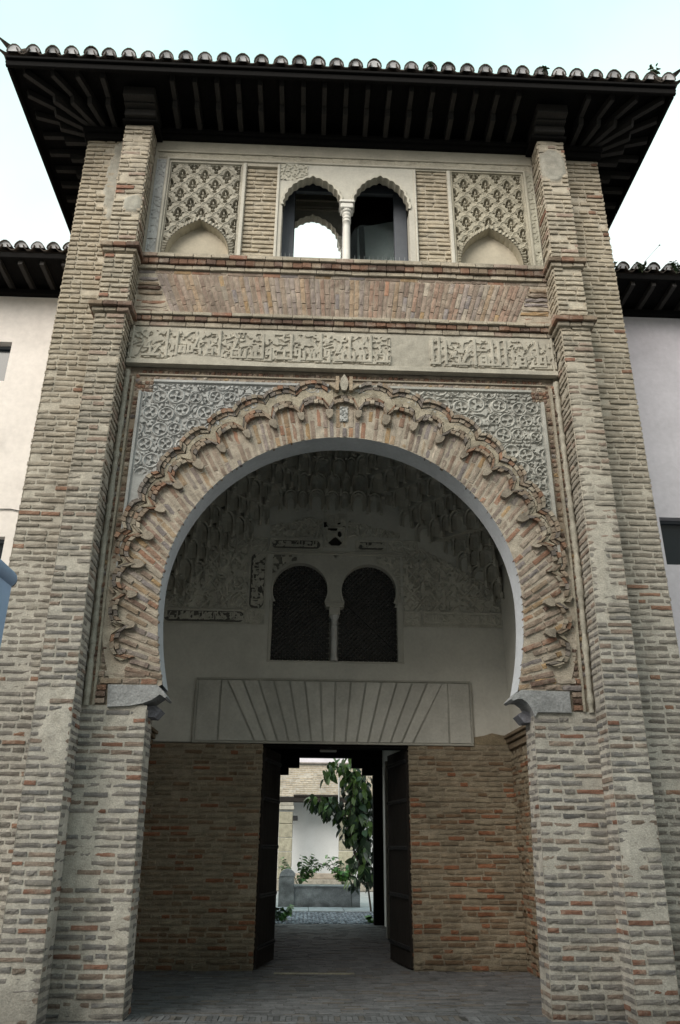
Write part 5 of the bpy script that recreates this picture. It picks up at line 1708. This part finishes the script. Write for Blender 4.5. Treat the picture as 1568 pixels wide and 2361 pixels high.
# two door leaves folded back into the passage
for (x0, y0, x1, y1) in ((-1.075, 3.53, -0.86, 4.55), (1.195, 3.53, 1.01, 4.62)):
    dp = np.array([x1 - x0, y1 - y0, 0.0]); W = np.linalg.norm(dp); dp /= W; nn = np.array([dp[1], -dp[0], 0.0])
    if x0 > 0: nn = -nn
    dr = put('door_leaf', None, GH)
    npl = 6
    for k in range(npl):
        m = MB(); c = np.array([x0, y0, 1.545]) + dp * W * (k + 0.5) / npl
        obox(m, c, (dp, nn, (0, 0, 1)), (W / npl / 2 - 0.003, 0.03, 1.515)); m.obj('plank', 'brown_wood', dr)
    for z in (0.28, 0.95, 1.62, 2.30, 2.88):
        m = MB(); c = np.array([x0, y0, z]) + dp * W / 2 + nn * 0.038
        obox(m, c, (dp, nn, (0, 0, 1)), (W / 2 - 0.01, 0.008, 0.028)); m.obj('iron_strap', 'black_metal', dr)
        m = MB()
        for k in range(14):
            c = np.array([x0, y0, z]) + dp * W * (k + 0.5) / 14 + nn * 0.05
            obox(m, c, (dp, nn, (0, 0, 1)), (0.009, 0.007, 0.009))
        m.obj('studs', 'black_metal', dr, kind='stuff')
# unlit tube lamp under the head of the door
lamp = thing('tube_lamp', 'small unlit white tube lamp fixed under the dark beam above the doorway', 'lamp', (-0.04, 4.25, 3.09))
m = MB(); cbox(m, -0.18, 0.10, 4.21, 4.29, 3.075, 3.11, 0.008, (0.5, 0.5, 0.5)); m.obj('lamp_cover', 'marble', lamp)
m = MB(); tube(m, [(-0.04, 4.25, 3.11), (-0.04, 4.25, 3.84)], 0.012, 6); m.obj('rod', 'black_metal', lamp)

# ------------------------------------------------------------------ courtyard behind
CY = 26.0
cb = thing('courtyard_building', 'pale brick and stone gallery across the courtyard seen through the doorway', 'building', (0, 28, 0))
for (a, b, z0, z1) in ((-9.0, -1.55, 3.62, 4.95), (-1.55, 9.0, 3.62, 4.95)):
    p = put('upper_wall', None, cb); m = MB()
    ua, ub = max(a, -2.4), min(b, 2.4)
    masonry(m, p, (0, CY), (1, 0), (0, -1), const(ua), const(ub), z0, z1, 'cream', 'masonry', seed=600, ch=0.085, plaster=0.1, proud=0.006)
    for bb in range(len(BRICKS)):
        if BRICKS[bb][1] is p and BRICKS[bb][0] == 'brick':
            q = BRICKS[bb]; BRICKS[bb] = ('gallery_brick',) + q[1:]
    if a < -2.4: box(m, a, ua, CY, CY + 0.3, z0, z1, (0.42, 0.37, 0.29))
    if b > 2.4: box(m, ub, b, CY, CY + 0.3, z0, z1, (0.42, 0.37, 0.29))
    m.obj('mortar_bed', 'masonry', p)
m = MB(); box(m, -9, 9, CY - 0.05, CY + 0.4, 5.02, 8.2); m.obj('top_storey', 'shade_lilac_plaster', cb)
m = MB(); cbox(m, -9, 9, CY - 0.12, CY + 0.3, 4.955, 5.01, 0.01, (0.25, 0.22, 0.2)); m.obj('string_course', 'stone', cb)
m = MB(); cbox(m, -9, 9, CY - 0.06, CY + 0.3, 3.40, 3.60, 0.02); m.obj('timber_lintel', 'brown_wood', cb)
m = MB(); cbox(m, -0.92, 1.0, CY - 0.10, CY + 0.3, 3.605, 3.70, 0.02); m.obj('timber_lintel', 'brown_wood', cb)
for (a, b) in ((-1.50, -0.93), (1.03, 1.62)):
    pp = put('stone_pier', None, cb)
    z = 0.45; nb_k = 0
    while z < 3.05:
        h = RNG.uniform(0.42, 0.62); h = min(h, 3.08 - z)
        if h < 0.15: break
        m = MB(); cbox(m, a, b, CY - 0.02, CY + 0.5, z, z + h - 0.012, 0.018, np.array([0.35, 0.325, 0.25]) * RNG.uniform(0.8, 1.15)); m.obj('stone_block', 'stone', pp); z += h
    m = MB(); cbox(m, a - 0.05, b + 0.05, CY - 0.07, CY + 0.5, 3.09, 3.25, 0.02, (0.33, 0.31, 0.27)); cbox(m, a - 0.02, b + 0.02, CY - 0.04, CY + 0.5, 3.255, 3.395, 0.02, (0.30, 0.28, 0.24)); m.obj('capital', 'stone', pp)
m = MB(); box(m, -9, 9, CY + 1.5, CY + 1.7, 0, 5.0); m.obj('rear_wall', 'court_plaster', cb)
m = MB(); box(m, -9, 9, CY + 0.3, CY + 1.5, 3.7, 3.9); m.obj('gallery_ceiling', 'brown_wood', cb)
m = MB(); cbox(m, -9, 9, CY - 0.25, CY + 0.55, 0.0, 0.44, 0.03, (0.30, 0.27, 0.23)); m.obj('plinth', 'stone', cb)
m = MB(); cbox(m, -0.9, 1.0, CY + 0.05, CY + 0.4, 0.445, 0.66, 0.02, (0.36, 0.31, 0.26)); m.obj('ledge', 'stone', cb)
m = MB(); cbox(m, -0.92, -0.72, CY - 0.16, CY - 0.03, 2.66, 2.86, 0.012); m.obj('loudspeaker', 'black_metal', cb)
m = MB(); tube(m, [(1.0, CY - 0.14, 2.2), (1.0, CY - 0.14, 5.0)], 0.03, 6); m.obj('downpipe', 'grey_metal', cb)

# stone trough with a rounded pillar at its left end
tr = thing('stone_trough', 'long grey weathered stone trough on the courtyard slabs', 'trough', (0.2, 16.5, 0))
def rough_block(x0, x1, y0, y1, z0, z1, col, step=0.05, amp=0.02):
    m = MB()
    U, Z = grid(x0, x1, z0, z1, step)
    C = np.array(col) * (0.25 + 1.5 * fbm(U * 3.5, Z * 5, 70, 5))[..., None] * (1 - 0.35 * sstep(0.3, 0.0, Z))[..., None]
    H = (fbm(U * 6, Z * 6, 71, 4) - 0.5) * amp
    relief(m, U, Z, H, origin=(0, y0, 0), col=C)
    box(m, x0 + .004, x1 - .004, y0 + 0.012, y1, z0, z1 - 0.002, np.array(col) * 0.95)
    return m
rough_block(-0.82, 1.0, 16.12, 16.30, 0.03, 0.545, (0.31, 0.315, 0.325)).obj('front_slab', 'stone', tr, smooth=False)
rough_block(1.01, 1.26, 16.10, 16.9, 0.03, 0.575, (0.26, 0.265, 0.275)).obj('end_block', 'stone', tr)
m = MB(); cbox(m, -0.80, 1.24, 16.9, 17.05, 0.03, 0.60, 0.02, (0.25, 0.25, 0.255)); m.obj('rear_slab', 'stone', tr)
m = MB(); cbox(m, -0.84, 1.02, 16.09, 16.34, 0.55, 0.60, 0.018, (0.32, 0.32, 0.33), 0.004); m.obj('rim', 'stone', tr)
m = MB(); cbox(m, -0.72, 0.95, 16.34, 16.9, 0.52, 0.585, 0.02, (0.22, 0.20, 0.15)); m.obj('soil', 'stone', tr)
sp = thing('stone_pillar', 'low grey stone pillar with a rounded top beside the trough', 'pillar', (-0.9, 16.3, 0))
rough_block(-1.13, -0.68, 16.05, 16.5, 0.02, 0.84, (0.28, 0.285, 0.29)).obj('shaft', 'stone', sp)
m = MB(); n = 14
V = []; F = []
for i in range(n):
    a = PI * i / (n - 1)
    for y_ in (16.03, 16.52):
        V.append((-0.885 - 0.235 * math.cos(a), y_, 0.845 + 0.19 * math.sin(a)))
for i in range(n - 1): F.append((2 * i, 2 * i + 2, 2 * i + 3, 2 * i + 1))
F.append(tuple(2 * i for i in range(n))[::-1]); F.append(tuple(2 * i + 1 for i in range(n)))
m.add(V, F, (0.36, 0.365, 0.38)); m.obj('rounded_cap', 'stone', sp, smooth=False)

# plants: single leaves as parts
def leaf_mesh(name, L, W, col, lobes=0):
    n = 7; V = []; F = []
    for i in range(n):
        t = i / (n - 1)
        w = W * (math.sin(PI * t ** 0.8) ** 0.85) * (1 + 0.25 * lobes * math.cos(t * PI * 5)) * 0.5
        zc = -0.35 * L * t * t
        V += [(-w, L * t, zc + 0.10 * w), (0, L * t, zc), (w, L * t, zc + 0.10 * w)]
    for i in range(n - 1):
        F += [(3 * i, 3 * i + 1, 3 * i + 4, 3 * i + 3), (3 * i + 1, 3 * i + 2, 3 * i + 5, 3 * i + 4)]
    me = MB().add(V, F, col).mesh(name); me.materials.append(MATS['leaf']); return me
def put_leaf(me, parent, p, yaw, pitch, roll, s=1.0):
    o = put('leaf', me, parent, loc=tuple(p)); o.rotation_euler = (pitch, roll, yaw); o.scale = (s, s, s); return o
LV = [leaf_mesh('leaf', 0.27, 0.15, c) for c in ((0.06, 0.11, 0.025), (0.035, 0.07, 0.02), (0.10, 0.17, 0.035), (0.022, 0.045, 0.017))]
tree = thing('courtyard_tree', 'leafy dark green climbing tree hanging along the right of the doorway view', 'tree', (1.32, 14.2, 0))
m = MB()
tube(m, [(1.46, 14.5, 0), (1.36, 14.4, 0.7), (0.98, 14.2, 1.5), (0.82, 14.25, 2.3), (0.95, 14.2, 3.0), (0.8, 14.2, 3.6)], [0.028, 0.026, 0.024, 0.022, 0.018, 0.01], 7)
m.obj('trunk', 'bark', tree)
for pts in (((0.82, 14.25, 2.35), (0.45, 14.1, 2.75), (-0.12, 14.05, 2.88)), ((0.95, 14.2, 3.0), (1.2, 14.2, 3.2), (1.4, 14.2, 3.5)), ((0.8, 14.2, 3.5), (0.5, 14.2, 3.7), (0.25, 14.1, 3.6)), ((1.30, 14.25, 0.7), (0.95, 14.1, 0.85), (0.85, 14.0, 0.72)), ((0.98, 14.2, 1.5), (1.3, 14.2, 1.8), (1.45, 14.2, 2.3))):
    m = MB(); tube(m, pts, [0.014, 0.01, 0.005], 5); m.obj('branch', 'bark', tree)
BL = [((0.40, 3.76), .20, 13), ((0.20, 3.52), .17, 12), ((0.78, 3.74), .26, 24), ((0.98, 3.34), .30, 34), ((1.15, 2.86), .30, 34), ((0.05, 2.76), .17, 14), ((0.30, 2.66), .24, 22), ((-0.22, 2.80), .12, 8), ((0.80, 2.48), .28, 28), ((0.86, 2.02), .24, 22), ((1.17, 2.15), .27, 26), ((1.20, 1.60), .24, 20), ((1.17, 1.22), .22, 18), ((1.32, 0.88), .16, 10), ((0.90, 0.76), .11, 7)]
for (x, z), r, n in BL:
    for k in range(int(n)):
        a = RNG.uniform(0, 2 * PI); rr = r * math.sqrt(RNG.random()); y = 14.2 + RNG.normal(0, 0.28)
        yaw = RNG.uniform(0, 2 * PI)
        put_leaf(LV[int(RNG.integers(0, 4)) if z < 3.3 else int(RNG.choice([0, 2, 2, 1]))], tree, (x + rr * math.cos(a), y, z + rr * math.sin(a) + 0.08), yaw, RNG.uniform(-1.3, -0.35), RNG.normal(0, 0.4), RNG.uniform(0.8, 1.3))  # top leaves take brighter greens: sunlight put into their colour
FOL = MB()
for (x, z), r, n in BL:
    if z > 3.45: continue
    for k in range(int(n * 3.2)):
        a = RNG.uniform(0, 2 * PI); rr = 1.45 * r * math.sqrt(RNG.random()); L_ = RNG.uniform(0.16, 0.28); ya = RNG.uniform(0, 2 * PI)
        p = np.array([x + 0.10 + rr * math.cos(a), 14.5 + RNG.normal(0, 0.2), z + rr * math.sin(a)])
        t_ = np.array([math.cos(ya) * 0.5, math.sin(ya) * 0.5, -0.85]); w_ = np.array([-math.sin(ya), math.cos(ya), 0.1]) * L_ * 0.28
        FOL.add([p, p + t_ * L_ * 0.5 + w_, p + t_ * L_, p + t_ * L_ * 0.5 - w_], [(0, 1, 2, 3)], (0.014, 0.028, 0.010))
FOL.obj('inner_foliage', 'leaf', tree, kind='stuff')
FL = [leaf_mesh('leaf', 0.20, 0.13, c, 1) for c in ((0.08, 0.19, 0.04), (0.06, 0.14, 0.035), (0.11, 0.24, 0.05))]
def bush(name, label, base, fronds, h, spread, yb, lean=0):
    t = thing(name, label, 'plant', (base[0], yb, base[1]), 'bright plants behind the trough' if yb > 15 else 'small plants by the passage posts')
    for k in range(fronds):
        a = RNG.uniform(0, 2 * PI); tip = np.array([base[0] + lean + spread * math.cos(a) * RNG.uniform(0.5, 1), yb + 0.3 * spread * math.sin(a), base[1] + h * RNG.uniform(0.45, 1)])
        b0 = np.array([base[0], yb, base[1]]); mid = (b0 + tip) / 2 + (0, 0, 0.14 * h)
        m = MB(); P = [b0 * (1 - q) ** 2 + 2 * q * (1 - q) * mid + q * q * tip for q in np.linspace(0, 1, 6)]
        tube(m, P, [0.008, 0.007, 0.006, 0.005, 0.004, 0.003], 4, (0.06, 0.10, 0.03)); m.obj('stem', 'leaf', t)
        for q in np.linspace(0.3, 1, 7):
            p = b0 * (1 - q) ** 2 + 2 * q * (1 - q) * mid + q * q * tip
            for s in (-1, 1):
                put_leaf(FL[int(RNG.integers(0, 3))], t, p, math.atan2(tip[1] - b0[1], tip[0] - b0[0]) - PI / 2 + s * 0.9 + RNG.normal(0, 0.2), RNG.uniform(-0.3, 0.5), s * 0.3, RNG.uniform(0.75, 1.1))
bush('trough_plant', 'bright green leafy plant spreading over the left of the trough near the pillar', (-0.55, 0.5), 16, 0.95, 0.72, 17.6, 0.05)
bush('trough_plant', 'bright green leafy plant spreading over the right end of the trough', (0.85, 0.5), 16, 0.90, 0.66, 17.6, 0)
bush('floor_plant', 'dark leafy sprig on the cobbles at the foot of the left post', (-1.0, 0.0), 7, 0.34, 0.24, 11.6, 0.06)
bush('floor_plant', 'tiny green tuft at the foot of the right post', (1.28, 0.0), 3, 0.13, 0.10, 11.25, 0)

# ------------------------------------------------------------------ white wings left and right
def wing(s, label, mat):
    w = thing('white_house', label, 'house', (s * 8, 6, 0))
    WY = 2.0
    a, b = sorted((s * 4.13, s * 16.0))
    holes = [(-6.6, -5.57, 8.69, 9.47), (-6.4, -5.06, 5.0, 5.92)] if s < 0 else [(5.14, 6.3, 5.70, 6.50)]
    m = MB(); holed_wall(m, a, b, 0.0, 10.42, WY, holes, 0.22)
    m.obj('wall', mat, w)
    m = MB(); box(m, a + 0.01, b, WY + 0.24, 10.9, 0.0, 10.4); m.obj('wall_body', mat, w)
    for (xa, xb, za, zb) in holes:
        f = MB(); cbox(f, xa, xb, WY + 0.13, WY + 0.20, za, za + 0.05, 0.006); cbox(f, xa, xb, WY + 0.13, WY + 0.20, zb - 0.05, zb, 0.006)
        for xx in ((xa, xa + 0.06), (xb - 0.06, xb), ((xa + xb) / 2 - 0.03, (xa + xb) / 2 + 0.03)): cbox(f, xx[0], xx[1], WY + 0.128, WY + 0.202, za + 0.05, zb - 0.05, 0.006)
        fo = f.obj('window', 'window_frame', w)
        g = MB(); box(g, xa, xb, WY + 0.165, WY + 0.175, za, zb); g.obj('pane', 'dark_glass', fo)
    # eaves
    ey = 1.22
    m = MB(); box(m, a, b, ey + 0.02, WY + 0.3, 10.62, 10.66); m.obj('soffit_boards', 'dark_wood', w)
    m = MB(); cbox(m, a, b, WY - 0.09, WY + 0.1, 10.43, 10.53, 0.01); m.obj('wall_plate', 'dark_wood', w)
    m = MB(); cbox(m, a, b, ey - 0.02, ey + 0.04, 10.60, 10.71, 0.008); m.obj('fascia', 'dark_wood', w)
    x = s * 4.3
    while abs(x) < 8.0:
        m = MB(); obox(m, (x, (ey + WY) / 2 + 0.03, 10.57), ((1, 0, 0), (0, 1, 0), (0, 0, 1)), (0.035, (WY - ey) / 2 - 0.02, 0.048)); m.obj('rafter', 'rafter_wood', w)
        x += s * 0.36
    m = MB(); m.add([(a, ey - 0.02, 10.73), (b, ey - 0.02, 10.73), (b, 6.5, 12.35), (a, 6.5, 12.35), (a, 11.2, 10.7), (b, 11.2, 10.7)], [(0, 1, 2, 3), (3, 2, 5, 4)], (0.13, 0.10, 0.085)); m.obj('roof_plane', 'roof_clay', w)
    rf = put('roof', None, w)
    sl = np.array([0, 1, 0.32]); up = np.array([0, -0.32, 1.0])
    for k in range(15):
        x = s * (4.30 + k * 0.268)
        tile_row(rf, (x, ey - 0.06, 10.79), sl, up)
        pan_row(rf, (x + 0.134 * s, ey - 0.09, 10.815), sl, up)
    return w
wl_ = wing(-1, 'white plastered house wing left of the gatehouse with dark eaves', 'white_plaster')
wr_ = wing(1, 'shade tinted white plastered house wing right of the gatehouse with weeds along its eaves', 'shade_lilac_plaster')
m = MB(); tube(m, [(-5.5, 1.98, 6.36), (-5.06, 1.985, 6.37), (-4.85, 1.98, 6.33), (-4.2, 1.98, 6.36)], 0.008, 5); m.obj('cable', 'black_metal', wl_)

# house fronts across the street, behind the viewer: they shade the foot of the gatehouse
m = MB()
holed_wall(m, -16, 16, 0.0, 15.5, -14.0, [], 0)
box(m, -16, 16, -22, -14.01, 0, 15.5)
for fx in range(-14, 15, 4):
    for fz in (1.0, 4.4, 7.4, 10.2):
        box(m, fx - 0.55, fx + 0.55, -14.0, -13.96, fz, fz + 1.7, (0.2, 0.2, 0.2))
m.obj('street_front', 'street_plaster', kind='structure')

# roof antenna on the right wing
an = thing('roof_antenna', 'thin slanting antenna wire standing on the right wing roof', 'antenna', (5.90, 2.5, 11.15))
m = MB(); tube(m, [(5.86, 2.5, 11.10), (5.96, 2.5, 12.15), (6.32, 2.5, 12.58)], 0.007, 5); m.obj('rod', 'grey_metal', an)
m = MB(); lathe(m, 6.325, 2.5, [(0.0, 12.56), (0.02, 12.58), (0.0, 12.60)], 8); m.obj('tip', 'black_metal', an)
m = MB(); cbox(m, 5.83, 5.89, 2.47, 2.53, 11.0, 11.14, 0.005); m.obj('foot', 'black_metal', an)

# weeds among the roof tiles
WL = [leaf_mesh('leaf', 0.07, 0.035, c) for c in ((0.04, 0.075, 0.03), (0.06, 0.10, 0.04))]
def weed(name, label, p, n, h, group):
    t = thing(name, label, 'plant', tuple(p), group)
    for k in range(n):
        a = RNG.uniform(0, 2 * PI); tip = np.array(p) + (math.cos(a) * h * 0.35, math.sin(a) * h * 0.25 - 0.02, h * RNG.uniform(0.6, 1.1))
        m = MB(); tube(m, [p, (np.array(p) + tip) / 2 + (0.01, 0, 0.01), tip], 0.004, 4, (0.05, 0.07, 0.03)); m.obj('stem', 'leaf', t)
        for q in np.linspace(0.35, 1, 5):
            put_leaf(WL[int(RNG.integers(0, 2))], t, np.array(p) * (1 - q) + tip * q, RNG.uniform(0, 2 * PI), RNG.uniform(-0.5, 0.8), 0, RNG.uniform(0.6, 1.2))
weed('roof_weed', 'thin weeds growing on the gatehouse tiles near the right corner horn', (4.76, EY - 0.04, 12.58), 4, 0.22, None)
for x, lab in ((3.0, 'small weed between the gatehouse eaves tiles above the right buttress'), (1.25, 'tiny weed tuft between the gatehouse tiles right of the middle')):
    weed('roof_weed', lab, (x, EY - 0.06, 12.55), 3, 0.07, None)
for i, (x, lab) in enumerate(((4.62, 'green weed hanging from the right wing eaves next to the gatehouse corner'), (5.15, 'bushy green weed on the right wing eaves below the antenna'), (5.75, 'green weed on the right wing eaves at the frame edge'))):
    weed('roof_weed', lab, (x, 1.15, 10.70), 9, 0.20, None)

# awning of a stall at the left, its side curtain hanging into view
aw = thing('awning', 'pale blue awning roller with hanging side curtain at the left frame edge', 'awning', (-2.45, -6.0, 0))
m = MB(); tube(m, [(-2.475, -4.02, 3.285), (-2.49, -7.5, 3.275)], 0.062, 14); m.obj('roller', 'awning_cloth', aw, smooth=True)
m = MB(); tube(m, [(-2.475, -3.985, 3.285), (-2.475, -4.02, 3.285)], 0.050, 14, (0.03, 0.03, 0.03)); m.obj('end_cap', 'black_metal', aw)
m = MB()
yy_ = np.linspace(-4.03, -7.5, 60); V = []; F = []
for i, y in enumerate(yy_):
    w = 0.012 * math.sin(y * 9) + 0.006 * math.sin(y * 23)
    V += [(-2.445 + w * 0.3, y, 3.23), (-2.455 + w, y, 2.0), (-2.46 + w * 1.4, y, 0.9)]
for i in range(59): F += [(3 * i, 3 * i + 3, 3 * i + 4, 3 * i + 1), (3 * i + 1, 3 * i + 4, 3 * i + 5, 3 * i + 2)]
m.add(V, F); m.obj('side_curtain', 'awning_cloth', aw, smooth=True)
m = MB(); tube(m, [(-2.49, -7.45, 0), (-2.49, -7.45, 3.3)], 0.025, 8); m.obj('pole', 'grey_metal', aw)
m = MB(); tube(m, [(-2.60, -4.6, 0), (-2.60, -4.6, 3.27)], 0.02, 8); m.obj('pole', 'grey_metal', aw)

emit_bricks(300)
